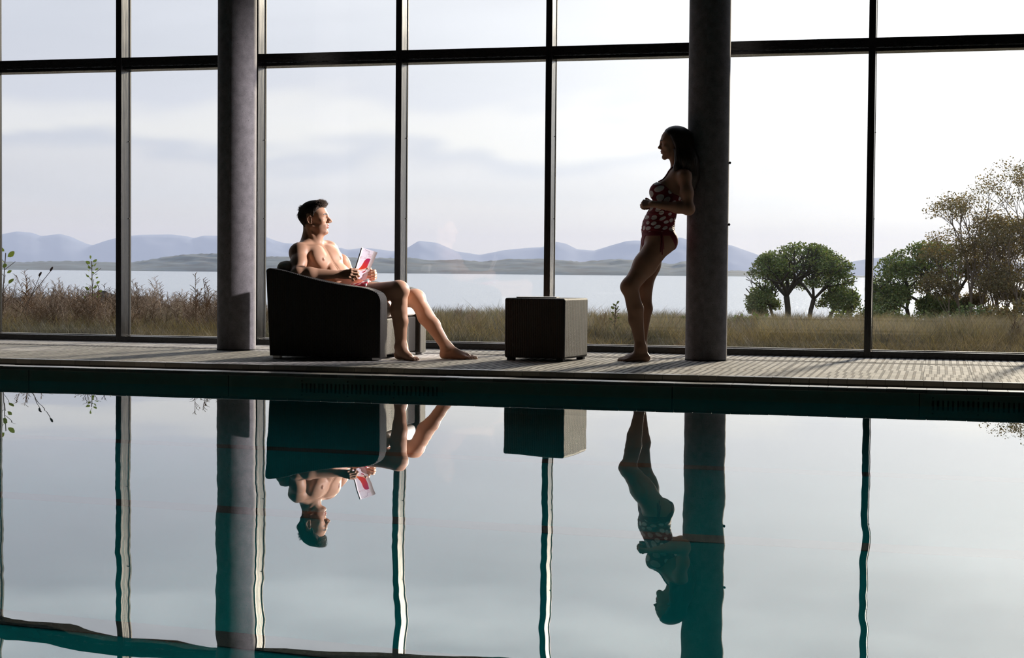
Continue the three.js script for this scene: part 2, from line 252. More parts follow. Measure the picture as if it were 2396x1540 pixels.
const FAR_CREST = [[-6346,170],[-5892,211],[-5595,204],[-5477,223],[-5375,215],[-5310,194],[-5186,208],[-5114,192],[-4999,146],[-4962,141],[-4870,170],[-4757,196],[-4644,204],[-4448,207],[-4337,195],[-4296,185],[-4241,200],[-4158,200],[-3981,209],[-3845,196],[-3791,176],[-3730,159],[-3665,155],[-3524,118],[-3410,128],[-3376,133],[-3326,121],[-3239,132],[-3177,129],[-3052,113],[-3000,121],[-2964,135],[-2898,175],[-2846,170],[-2788,163],[-2731,139],[-2673,115],[-2617,108],[-2534,96],[-2491,104],[-2391,124],[-2266,136],[-2167,142],[-2094,173],[-2032,161],[-1971,131],[-1873,124],[-1777,153],[-1693,177],[-1633,182],[-1513,168],[-1395,199],[-1324,181],[-1183,165],[-1113,158],[-1043,133],[-938,96],[-834,69],[-674,57],[-527,60],[-360,91],[-226,101],[-94,79],[212,77],[638,66]];
const NEAR_CREST = [[-1833,6],[-1616,11],[-1574,10],[-1532,12],[-1484,13],[-1437,13],[-1391,11],[-1360,11],[-1316,18],[-1274,24],[-1237,27],[-1202,28],[-1158,26],[-1111,23],[-1064,23],[-1026,19],[-987,24],[-949,22],[-882,22],[-852,23],[-829,19],[-763,20],[-727,17],[-676,22],[-612,22],[-562,18],[-499,23],[-444,19],[-416,15],[-392,21],[-362,13],[-328,6],[-287,5],[-261,1],[-195,-1],[-65,-1],[185,-2]];
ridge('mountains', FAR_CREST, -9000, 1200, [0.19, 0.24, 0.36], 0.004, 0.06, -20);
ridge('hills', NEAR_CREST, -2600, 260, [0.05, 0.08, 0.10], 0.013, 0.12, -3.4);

// grass: tufts of bending blades
function tuft(seed, blades, h, spread, lean, width) {
  const r = rng(seed), pos = [], idx = [];
  for (let b = 0; b < blades; b++) {
    const a = r() * 6.283, rad = Math.sqrt(r()) * spread, bx = Math.cos(a) * rad, bz = Math.sin(a) * rad, hh = h * (0.55 + 0.6 * r()), dir = r() * 6.283, l = lean * (0.3 + r()) * hh, w = width * (0.7 + 0.6 * r()), face = r() * 3.14, wx = Math.cos(face) * w, wz = Math.sin(face) * w, s = pos.length / 3;
    for (const [t, ww] of [[0, 1], [0.55, 0.75], [1, 0.08]]) { const ox = Math.cos(dir) * l * t * t, oz = Math.sin(dir) * l * t * t; pos.push(bx + ox - wx * ww, hh * t, bz + oz - wz * ww, bx + ox + wx * ww, hh * t, bz + oz + wz * ww); }
    idx.push(s, s + 1, s + 2, s + 1, s + 3, s + 2, s + 2, s + 3, s + 4, s + 3, s + 5, s + 4);
  }
  const g = new THREE.BufferGeometry(); g.setAttribute('position', new THREE.Float32BufferAttribute(pos, 3)); g.setIndex(idx); g.computeVertexNormals(); return g;
}
function scatter(name, label, geo, material, n, seed, place, tint) {
  const inst = new THREE.InstancedMesh(geo, material, n), r = rng(seed), m = new THREE.Matrix4(), q = new THREE.Quaternion(), c = new THREE.Color(); let k = 0;
  for (let i = 0; i < n; i++) { const p = place(r); if (!p) continue; m.compose(V(p[0], p[1], p[2]), q.setFromAxisAngle(V(0, 1, 0), r() * 6.283), V(p[3], p[4], p[3])); inst.setMatrixAt(k, m); inst.setColorAt(k++, c.setRGB(...tint(r, p))); }
  inst.count = k; inst.name = numbered(name); inst.userData = { kind: 'stuff', label, category: 'grass' }; shade(inst); scene.add(inst);
}
const leafMat = (c, tr = 0.45) => new THREE.MeshPhysicalMaterial({ color: new THREE.Color().setRGB(...c), roughness: 0.95, transmission: tr, thickness: 0, side: THREE.DoubleSide });
const inView = (x, z) => { const t = x / -z; return t > -0.66 && t < 0.12; };
scatter('meadow_grass', 'straw coloured and olive meadow grass between the glass and the shore', tuft(3, 16, 0.21, 0.11, 0.6, 0.0026), leafMat([1, 1, 1], 0.4), 15000, 21,
  (r) => { const D = 13.15 + 21 * Math.pow(r(), 1.35), x = lerp(-0.66, 0.12, r()) * D; if (D > EDGE(x) + 1) return null; const s = 0.75 + 0.6 * r() + 0.3 * noise2(x * 0.6, D * 0.6); return [x, groundY(x, -D) - 0.02, -D, s, s * (0.8 + 0.35 * r()) * (D < 14 ? 0.75 : 1)]; },
  (r, p) => { const t = r(), g = sstep(noise2(p[0] * 0.5, p[2] * 0.5) + 0.3 * r(), 0.0, 0.7), v = 0.4 + 0.95 * r(); return [lerp(0.205, 0.10, g * 0.8) * v, lerp(0.165, 0.105, g * 0.8) * v, lerp(0.105, 0.055, t) * v]; });
// tall brown seed-headed grass towards the left
{
  const parts = [], r = rng(77);
  for (let s = 0; s < 7; s++) {
    const a = r() * 6.28, l = 0.05 + 0.12 * r(), h = 0.55 + 0.4 * r(), bx = (r() - 0.5) * 0.2, bz = (r() - 0.5) * 0.2, tip = V(bx + Math.cos(a) * l, h, bz + Math.sin(a) * l);
    parts.push(tubeBetween([V(bx, 0, bz), V(bx + Math.cos(a) * l * 0.3, h * 0.6, bz + Math.sin(a) * l * 0.3), tip], 0.002, 4, 3));
    for (let k = 0; k < 16; k++) { const t = 0.55 + 0.45 * k / 16, q = V(bx + Math.cos(a) * l * t * t, h * t, bz + Math.sin(a) * l * t * t), b = r() * 6.28, len = 0.05 * (1.25 - t) + 0.02, e = q.clone().add(V(Math.cos(b) * len, len * 1.1, Math.sin(b) * len)); parts.push(tubeBetween([q, q.clone().lerp(e, 0.6).add(V(0, 0.006, 0)), e], 0.0026, 2, 3)); }
  }
  const g = mergeGeometries(parts);
  scatter('seed_grass', 'tall brown seed headed grass standing along the left of the meadow', g, leafMat([1, 1, 1], 0.3), 1500, 31,
    (r2) => { const D = 14.2 + 11 * r2(), x = lerp(-0.66, 0.1, Math.pow(r2(), 1.5)) * D, t = x / D; if (t > -0.4 && r2() > 0.45) return null; if (t > -0.2 && r2() > 0.35) return null; const k = 0.85 + 0.5 * noise2(x * 1.1, D * 0.8), s = (0.75 + 0.4 * r2()) * k * (t < -0.44 ? 1.0 : t < -0.36 ? 0.8 : 0.55); return [x, groundY(x, -D) - 0.02, -D, s, s * (0.44 + 0.22 * r2())]; },
    (r2) => { const v = 0.6 + 0.55 * r2(); return [0.28 * v, 0.185 * v, 0.11 * v]; });
}
// leafy plants
const leafShape = (() => { const g = new THREE.BufferGeometry(); g.setAttribute('position', new THREE.Float32BufferAttribute([0, 0, 0, 0.24, 0.22, 0.05, 0.33, 0.55, 0.07, 0.18, 0.86, 0.03, 0, 1, 0, -0.18, 0.86, 0.03, -0.33, 0.55, 0.07, -0.24, 0.22, 0.05, 0, 0.5, 0], 3)); g.setIndex([0, 1, 8, 1, 2, 8, 2, 3, 8, 3, 4, 8, 4, 5, 8, 5, 6, 8, 6, 7, 8, 7, 0, 8]); g.computeVertexNormals(); return g; })();
function leavesOn(spots, size, seed) { // one geometry of leaves at (point, outward direction)
  const r = rng(seed), out = [], m = new THREE.Matrix4(), q = new THREE.Quaternion(), up = V(0, 1, 0);
  for (const [p, d] of spots) { q.setFromUnitVectors(up, d.clone().normalize()); q.multiply(new THREE.Quaternion().setFromAxisAngle(up, r() * 6.28)); const s = size * (0.7 + 0.6 * r()); m.compose(p, q, V(s, s, s)); out.push(leafShape.clone().applyMatrix4(m)); }
  return mergeGeometries(out);
}
function sapling(name, label, pos, h, lean, n, leaf, color, seed, bare = 0) {
  const t = thing(name, label, 'plant', pos), r = rng(seed), tip = V(lean, h, 0);
  part(t, 'stem', mergeGeometries([tubeBetween([V(0, -0.05, 0), V(lean * 0.25, h * 0.55, 0.01), tip], 0.0045, 8, 5), ...Array.from({ length: 7 }, (_, k) => { const y = 0.4 + 0.08 * k, b = k * 2.4, q = V(lean * y * y, h * y, 0); return tubeBetween([q, q.clone().add(V(Math.cos(b) * 0.12 * h, 0.1 * h, Math.sin(b) * 0.12 * h))], 0.0028, 2, 4); })]), mat([0.09, 0.06, 0.035], 0.9));
  const spots = []; for (let i = 0; i < n; i++) { const y = bare + (1 - bare) * (i + 0.5) / n, b = i * 2.4, q = V(lean * y * y + Math.cos(b) * 0.13 * h * (1.1 - y), h * (y + 0.05), Math.sin(b) * 0.13 * h * (1.1 - y)); spots.push([q, V(Math.cos(b + r()), 0.25 + 0.6 * r(), Math.sin(b + r()))]); }
  const lm = leafMat(color, 0.4);
  if (n <= 40) for (let i = 0; i < n; i++) part(t, 'leaf', leavesOn([spots[i]], leaf, seed + i), lm); else part(t, 'leaves', leavesOn(spots, leaf, seed), lm, { kind: 'stuff' });
  return t;
}
sapling('sapling', 'young leafy sapling rising above the brown grass beside the second mullion from the left', [-9.15, groundY(-9.15, -16.6) , -16.6], 0.78, -0.02, 26, 0.05, [0.14, 0.20, 0.03], 3, 0.38);
sapling('sapling', 'thin bare twig sapling with a few leaves at the far left edge of the glass', [-8.98, groundY(-8.98, -14.5), -14.5], 0.83, 0.03, 7, 0.07, [0.13, 0.18, 0.03], 5, 0.55);
sapling('sapling', 'small sapling with drooping dark leaves between the side table and the woman', [-2.92, groundY(-2.92, -15), -15], 0.37, 0.01, 22, 0.036, [0.07, 0.09, 0.03], 9, 0.25);
for (const [x, z, h, lean, s] of [[-8.75, -14.3, 0.66, 0.42, 1], [-8.85, -14.6, 0.62, 0.22, 2]]) {
  const t = thing('dry_stalk', s === 1 ? 'long dry stalk with a dark seed head leaning over the water at far left' : 'shorter dry stalk with a dark seed head nearest the left frame', 'plant', [x, groundY(x, z), z]);
  part(t, 'stem', tubeBetween([V(0, -0.03, 0), V(lean * 0.35, h * 0.5, 0), V(lean, h, 0)], 0.0032, 6, 5), mat([0.13, 0.10, 0.08], 0.9));
  part(t, 'seed_head', new THREE.SphereGeometry(0.011, 10, 8).scale(1, 2.4, 1).rotateZ(-0.6).translate(lean, h + 0.01, 0), mat([0.05, 0.035, 0.03], 0.9));
}
// trees: trunk and limbs grown by branching, leaves in clumps round the twig ends
function tree(name, label, pos, o) {
  const t = thing(name, label, o.category || 'tree', pos), r = rng(o.seed), wood = [], spots = [];
  const grow = (p, d, len, rad, level) => {
    const end = p.clone().addScaledVector(d, len), out = (q) => o.dome ? Math.hypot((q.x - o.dome[0]) / o.dome[2], (q.y - o.dome[1]) / o.dome[3], q.z / o.dome[2]) : 0;
    if (level > 1 && out(end) > 1.0) { const k = out(p); if (k > 0.97) return; end.lerp(p, 1 - (1 - k) / (out(end) - k + 1e-6)); }
    const mid = p.clone().lerp(end, 0.5).add(V((r() - 0.5) * len * 0.12, (r() - 0.5) * len * 0.08, (r() - 0.5) * len * 0.12));
    wood.push(tubeBetween([p, mid, end], rad, level < 2 ? 5 : 2, level < 2 ? 7 : 4));
    if (level >= o.levels) { for (let i = 0; i < o.clump; i++) { const q = p.clone().lerp(end, 0.3 + r()).add(V((r() - 0.5) * o.fluff, (r() - 0.5) * o.fluff * 0.7, (r() - 0.5) * o.fluff)); if (out(q) > 1.06) continue; spots.push([q, V(r() - 0.5, r() - (o.droop || 0.4), r() - 0.5)]); } return; }
    const n = o.fork[level], rot = r() * 6.28;
    for (let i = 0; i < n; i++) {
      const a = rot + i * 6.283 / n + (r() - 0.5) * 0.9, tilt = o.tilt[level] * (0.7 + 0.6 * r()), side = V(Math.cos(a), 0, Math.sin(a)); side.addScaledVector(d, -side.dot(d)).normalize();
      const nd = d.clone().multiplyScalar(Math.cos(tilt)).addScaledVector(side, Math.sin(tilt)).add(V(o.wind || 0, o.lift || 0, 0)).normalize();
      grow(level === 0 && o.stagger ? p.clone().lerp(end, 0.45 + 0.55 * (i + 1) / n) : end, nd, len * o.shrink * (0.8 + 0.4 * r()), rad * 0.6, level + 1);
    }
  };
  for (const [x, z, lx, lz, l, rr] of o.trunks) grow(V(x, -0.3, z), V(lx, 1, lz).normalize(), l, rr, 0);
  part(t, 'trunk', mergeGeometries(wood), mat(o.bark, 0.95));
  const inst = new THREE.InstancedMesh(leafShape, leafMat([1, 1, 1], o.through || 0.4), spots.length), m = new THREE.Matrix4(), q = new THREE.Quaternion(), c = new THREE.Color();
  spots.forEach(([p, d], i) => { q.setFromUnitVectors(V(0, 1, 0), d.normalize()); const s = o.leaf * (0.6 + 0.8 * r()); m.compose(p, q, V(s, s, s)); inst.setMatrixAt(i, m); const v = 0.6 + 0.7 * r(), k = o.colors[Math.floor(r() * o.colors.length)]; inst.setColorAt(i, c.setRGB(k[0] * v, k[1] * v, k[2] * v)); });
  inst.name = 'foliage'; inst.userData.kind = 'stuff'; shade(inst); t.add(inst);
  return t;
}
const GREEN = [[0.10, 0.15, 0.035], [0.13, 0.17, 0.04], [0.08, 0.12, 0.035], [0.16, 0.17, 0.05]], RUST = [[0.15, 0.105, 0.03], [0.12, 0.095, 0.03], [0.12, 0.11, 0.035], [0.20, 0.145, 0.045]];
tree('round_tree', 'round crowned dark green tree standing alone by the water right of the column', [-5.33, -1.15, -66], { seed: 41, dome: [0, 1.15, 2.28, 1.78], trunks: [[-0.55, 0, -0.04, 0, 1.2, 0.12], [0.35, 0.2, 0.12, 0, 1.1, 0.09], [-0.9, -0.1, -0.45, 0, 0.9, 0.06], [0.9, 0, 0.5, 0, 0.95, 0.07], [-1.3, 0.1, -0.7, 0, 0.40, 0.04], [1.3, 0, 0.7, 0, 0.45, 0.04]], levels: 5, fork: [5, 3, 3, 3, 2], tilt: [0.80, 0.55, 0.5, 0.5, 0.6], shrink: 0.76, lift: 0.04, clump: 34, fluff: 0.42, leaf: 0.072, bark: [0.05, 0.045, 0.035], colors: GREEN });
tree('alder', 'low dark green tree reaching left at the front of the wood on the right', [-0.35, -1.1, -60], { seed: 52, dome: [-0.1, 1.0, 2.05, 1.85], trunks: [[-0.5, 0.4, -0.35, 0, 0.9, 0.07], [0, 0, -0.2, 0, 0.95, 0.08], [-0.9, 0.3, -0.5, 0, 0.55, 0.05], [0.75, 0, 0.05, 0, 1.2, 0.09], [-1.3, 0, -0.6, 0, 0.3, 0.04], [0.4, 0.2, 0.3, 0, 0.4, 0.04]], levels: 5, fork: [3, 3, 3, 3, 2], tilt: [0.8, 0.6, 0.6, 0.55, 0.6], shrink: 0.77, lift: 0.04, wind: -0.1, clump: 32, fluff: 0.44, leaf: 0.072, bark: [0.05, 0.045, 0.035], colors: GREEN });
const birches = [[0.95, -58, 4.0, 61, 'tall thin birch with sparse yellow brown leaves behind the low dark tree'], [2.85, -57, 4.3, 63, 'tallest birch with rusty leaves rising at the right edge of the glass'], [1.85, -60, 2.6, 67, 'shorter brown leaved birch between the two taller birches'], [4.6, -58, 4.2, 69, 'birch standing farthest right in the wood']];
for (const [x, z, h, seed, label] of birches) tree('birch', label, [x, -1.05, z], { seed, trunks: [[0, 0, 0.03, 0, h * 0.5, 0.05], [0.25, 0.2, 0.16, 0, h * 0.40, 0.04], [-0.25, 0.1, -0.12, 0, h * 0.34, 0.035], [0.5, 0, 0.3, 0, h * 0.2, 0.02], [-0.5, 0.2, -0.3, 0, h * 0.2, 0.02]], stagger: true, levels: 5, fork: [4, 3, 3, 2, 2], tilt: [0.33, 0.36, 0.42, 0.5, 0.6], shrink: 0.66, lift: 0.06, clump: 22, fluff: 0.42, droop: 0.65, leaf: 0.055, bark: [0.16, 0.13, 0.10], colors: RUST, through: 0.5 });
for (const [x, z, s, label, seed] of [[-3.75, -25, 0.5, 'small bush on the meadow edge just left of the dark column', 81], [-2.7, -24, 0.62, 'small bush on the meadow edge just right of the dark column', 83], [-1.4, -46, 1.1, 'wide green bush at the foot of the low dark tree', 85], [1.6, -46, 1.2, 'brown green bush under the left birch', 87], [2.6, -50, 2.0, 'large dark bush under the tallest birch', 88], [-1.9, -57, 1.9, 'low dark bush left of the low dark tree', 93], [0.9, -54.5, 1.7, 'dense bush between the low dark tree and the birches', 90], [3.6, -52, 2.0, 'large bush at the right end of the wood', 92], [-5.8, -50, 0.9, 'bush beneath the round crowned tree', 89]])
  tree('bush', label, [x, groundY(x, z), z], { category: 'bush', seed, trunks: [[0, 0, 0, 0, 0.28 * s, 0.02], [0.2 * s, 0, 0.3, 0, 0.25 * s, 0.02], [-0.2 * s, 0, -0.3, 0, 0.25 * s, 0.02], [0.5 * s, 0.1, 0.3, 0, 0.22 * s, 0.015], [-0.5 * s, 0.1, -0.3, 0, 0.22 * s, 0.015]], levels: 4, fork: [3, 3, 2, 2], tilt: [0.6, 0.6, 0.6, 0.6], shrink: 0.72, clump: 12, fluff: 0.16 * s, leaf: 0.045 + 0.02 * s, bark: [0.06, 0.05, 0.04], colors: seed > 85 && seed < 89 ? RUST : GREEN });
// dark rocks in the shallows at the left
for (const [x, sx, sy, sz, label, seed] of [[-81.6, 1.5, 1.35, 1.6, 'dark rock with a flat top in the shallows behind the leafy sapling', 1], [-77.4, 1.7, 1.0, 1.5, 'lower dark rock just right of the second mullion', 2], [-88.8, 4.4, 0.75, 1.5, 'long low dark reef running left behind the brown grass', 3]]) {
  const g = new THREE.IcosahedronGeometry(1, 5), p = g.attributes.position, v = V(0, 0, 0);
  for (let i = 0; i < p.count; i++) { v.fromBufferAttribute(p, i); const k = 1 + 0.22 * noise3(v.x * 1.6 + seed * 9, v.y * 1.6, v.z * 1.6) + 0.08 * noise3(v.x * 5, v.y * 5 + seed, v.z * 5); p.setXYZ(i, v.x * k * sx, v.y * k * sy, v.z * k * sz); }
  g.computeVertexNormals();
  const t = thing('shore_rock', label, 'rock', [x, -3.1, -150]); part(t, 'stone', g, mat([0.035, 0.032, 0.03], 0.9));
}
// ---------------------------------------------------------------- bodies: smooth unions of tapered limbs, meshed as one continuous surface
const v3 = (a) => (a.isVector3 ? a.clone() : V(...a));
class Body {
  constructor() { this.groups = []; }
  group(k, join) { const g = { k, join, prims: [] }; this.groups.push(g); this.cur = g; return this; }
  _add(p) { (this.cur || this.group(0.02, 0.02).cur).prims.push(p); return this; }
  cone(a, b, ra, rb, k) { // a tapered limb between two points
    a = v3(a); b = v3(b); const ba = b.clone().sub(a), l2 = ba.lengthSq();
    if (l2 < 1e-10) return this.ball(a, [Math.max(ra, rb), 0, 0], null, k);
    return this._add({ t: 0, ax: a.x, ay: a.y, az: a.z, bx: ba.x, by: ba.y, bz: ba.z, l2, il2: 1 / l2, ra, rr: ra - rb, rb, a2: l2 - (ra - rb) ** 2, cx: a.x + ba.x / 2, cy: a.y + ba.y / 2, cz: a.z + ba.z / 2, cr: Math.sqrt(l2) / 2 + Math.max(ra, rb), k });
  }
  chain(pts, rs, k) { for (let i = 0; i < pts.length - 1; i++) this.cone(pts[i], pts[i + 1], rs[i], rs[i + 1], k); return this; }
  ball(c, r, axes, k, minus) { // an ellipsoid with radii along three axes
    c = v3(c); if (!Array.isArray(r)) r = [r, r, r]; if (!r[1]) r = [r[0], r[0], r[0]];
    const [u, v, w] = axes || [V(1, 0, 0), V(0, 1, 0), V(0, 0, 1)];
    return this._add({ t: 1, cx: c.x, cy: c.y, cz: c.z, ux: u.x, uy: u.y, uz: u.z, vx: v.x, vy: v.y, vz: v.z, wx: w.x, wy: w.y, wz: w.z, r0: r[0], r1: r[1], r2: r[2], cr: Math.max(...r), k, minus: minus ? 1 : 0 });
  }
  carve(c, r, axes, k) { return this.ball(c, r, axes, k, true); }
}
function primD(p, x, y, z) {
  if (p.t === 1) {
    const dx = x - p.cx, dy = y - p.cy, dz = z - p.cz, a = (dx * p.ux + dy * p.uy + dz * p.uz) / p.r0, b = (dx * p.vx + dy * p.vy + dz * p.vz) / p.r1, c = (dx * p.wx + dy * p.wy + dz * p.wz) / p.r2;
    const k0 = Math.sqrt(a * a + b * b + c * c); if (k0 < 1e-9) return -Math.min(p.r0, p.r1, p.r2);
    const e = a / p.r0, f = b / p.r1, g = c / p.r2; return k0 * (k0 - 1) / Math.sqrt(e * e + f * f + g * g);
  }
  const px = x - p.ax, py = y - p.ay, pz = z - p.az, yy = px * p.bx + py * p.by + pz * p.bz, zz = yy - p.l2, qx = px * p.l2 - p.bx * yy, qy = py * p.l2 - p.by * yy, qz = pz * p.l2 - p.bz * yy, x2 = qx * qx + qy * qy + qz * qz, y2 = yy * yy * p.l2, z2 = zz * zz * p.l2, k = Math.sign(p.rr) * p.rr * p.rr * x2;
  if (Math.sign(zz) * p.a2 * z2 > k) return Math.sqrt(x2 + z2) * p.il2 - p.rb;
  if (Math.sign(yy) * p.a2 * y2 < k) return Math.sqrt(x2 + y2) * p.il2 - p.ra;
  return (Math.sqrt(x2 * p.a2 * p.il2) + yy * p.rr) * p.il2 - p.ra;
}
const smin = (a, b, k) => { const h = k - Math.abs(a - b); return h > 0 ? Math.min(a, b) - h * h / (4 * k) : Math.min(a, b); };
function field(groups, x, y, z) {
  let d = 1e3;
  for (const g of groups) {
    let e = 1e3; const n = g.prims.length;
    for (let i = 0; i < n; i++) { const p = g.prims[i], q = primD(p, x, y, z), k = p.k || g.k; e = p.minus ? -smin(-e, q, k) : e > 900 ? q : smin(e, q, k); }
    d = d > 900 ? e : smin(d, e, g.join);
  }
  return d;
}
function near(groups, cx, cy, cz, reach) { // only what can matter within reach of a point
  const out = [];
  for (const g of groups) { const ps = g.prims.filter((p) => Math.hypot(p.cx - cx, p.cy - cy, p.cz - cz) - p.cr * (p.t ? 1.3 : 1) < reach); if (ps.some((p) => !p.minus)) out.push({ k: g.k, join: g.join, prims: ps }); }
  return out;
}
// surface nets over a sparse grid; shape(groups, x, y, z) may clip or offset the field
function skin(body, lo, hi, h, { shape = field, color = null, pad = 0.03 } = {}) {
  const B = 8, nx = Math.ceil((hi[0] - lo[0]) / h / B), ny = Math.ceil((hi[1] - lo[1]) / h / B), nz = Math.ceil((hi[2] - lo[2]) / h / B), half = B * h * 0.87, S = B + 2, val = new Float32Array(S * S * S);
  const NX = nx * B + 4, NY = ny * B + 4, verts = new Map(), pos = [], quads = [], local = [];
  for (let bz = 0; bz < nz; bz++) for (let by = 0; by < ny; by++) for (let bx = 0; bx < nx; bx++) {
    const cx = lo[0] + (bx + 0.5) * B * h, cy = lo[1] + (by + 0.5) * B * h, cz = lo[2] + (bz + 0.5) * B * h;
    const wide = near(body.groups, cx, cy, cz, half * 2 + 0.09); if (!wide.length) continue;
    const dc = shape(wide, cx, cy, cz); if (Math.abs(dc) > half * 1.5 + h * 2) continue;
    for (let k = 0; k < S; k++) for (let j = 0; j < S; j++) for (let i = 0; i < S; i++) val[(k * S + j) * S + i] = shape(wide, lo[0] + (bx * B + i) * h, lo[1] + (by * B + j) * h, lo[2] + (bz * B + k) * h);
    const at = (i, j, k) => val[(k * S + j) * S + i];
    for (let k = 0; k < B; k++) for (let j = 0; j < B; j++) for (let i = 0; i < B; i++) {
      let inside = 0, sx = 0, sy = 0, sz = 0, n = 0;
      for (let c = 0; c < 8; c++) if (at(i + (c & 1), j + ((c >> 1) & 1), k + (c >> 2)) < 0) inside++;
      const gx = bx * B + i, gy = by * B + j, gz = bz * B + k, key = (gz * NY + gy) * NX + gx;
      if (inside && inside < 8) {
        for (let c = 0; c < 8; c++) for (let b = 0; b < 3; b++) { if (c & (1 << b)) continue; const c2 = c | (1 << b), a0 = at(i + (c & 1), j + ((c >> 1) & 1), k + (c >> 2)), a1 = at(i + (c2 & 1), j + ((c2 >> 1) & 1), k + (c2 >> 2)); if (a0 < 0 === a1 < 0) continue; const t = a0 / (a0 - a1); sx += (c & 1) + (b === 0 ? t : 0); sy += ((c >> 1) & 1) + (b === 1 ? t : 0); sz += (c >> 2) + (b === 2 ? t : 0); n++; }
        verts.set(key, pos.length / 3); pos.push(lo[0] + (gx + sx / n) * h, lo[1] + (gy + sy / n) * h, lo[2] + (gz + sz / n) * h); local.push(wide);
      }
      const a = at(i, j, k) < 0;
      if (a !== at(i + 1, j, k) < 0) quads.push([0, gx, gy, gz, a]);
      if (a !== at(i, j + 1, k) < 0) quads.push([1, gx, gy, gz, a]);
      if (a !== at(i, j, k + 1) < 0) quads.push([2, gx, gy, gz, a]);
    }
  }
  const idx = [], id = (x, y, z) => verts.get((z * NY + y) * NX + x);
  for (const [ax, x, y, z, a] of quads) {
    const q = ax === 0 ? [id(x, y - 1, z - 1), id(x, y, z - 1), id(x, y, z), id(x, y - 1, z)] : ax === 1 ? [id(x - 1, y, z - 1), id(x - 1, y, z), id(x, y, z), id(x, y, z - 1)] : [id(x - 1, y - 1, z), id(x, y - 1, z), id(x, y, z), id(x - 1, y, z)];
    if (q.some((v) => v === undefined)) continue;
    if (a) idx.push(q[0], q[1], q[2], q[0], q[2], q[3]); else idx.push(q[0], q[2], q[1], q[0], q[3], q[2]);
  }
  const nor = new Float32Array(pos.length), col = color ? new Float32Array(pos.length) : null, e = h * 0.6;
  for (let i = 0; i < pos.length; i += 3) {
    const g = local[i / 3], x = pos[i], y = pos[i + 1], z = pos[i + 2];
    let a = shape(g, x + e, y, z) - shape(g, x - e, y, z), b = shape(g, x, y + e, z) - shape(g, x, y - e, z), c = shape(g, x, y, z + e) - shape(g, x, y, z - e); const l = Math.hypot(a, b, c) || 1;
    nor[i] = a / l; nor[i + 1] = b / l; nor[i + 2] = c / l;
    if (color) { const k = color(x, y, z); col[i] = k[0]; col[i + 1] = k[1]; col[i + 2] = k[2]; }
  }
  const g = new THREE.BufferGeometry(); g.setAttribute('position', new THREE.Float32BufferAttribute(pos, 3)); g.setAttribute('normal', new THREE.BufferAttribute(nor, 3)); if (col) g.setAttribute('color', new THREE.BufferAttribute(col, 3)); g.setIndex(idx); return g;
}
const axesOf = (f, s) => { f = f.clone().normalize(); const u = s.clone().cross(f).normalize(); return [f, u, f.clone().cross(u).normalize()]; };
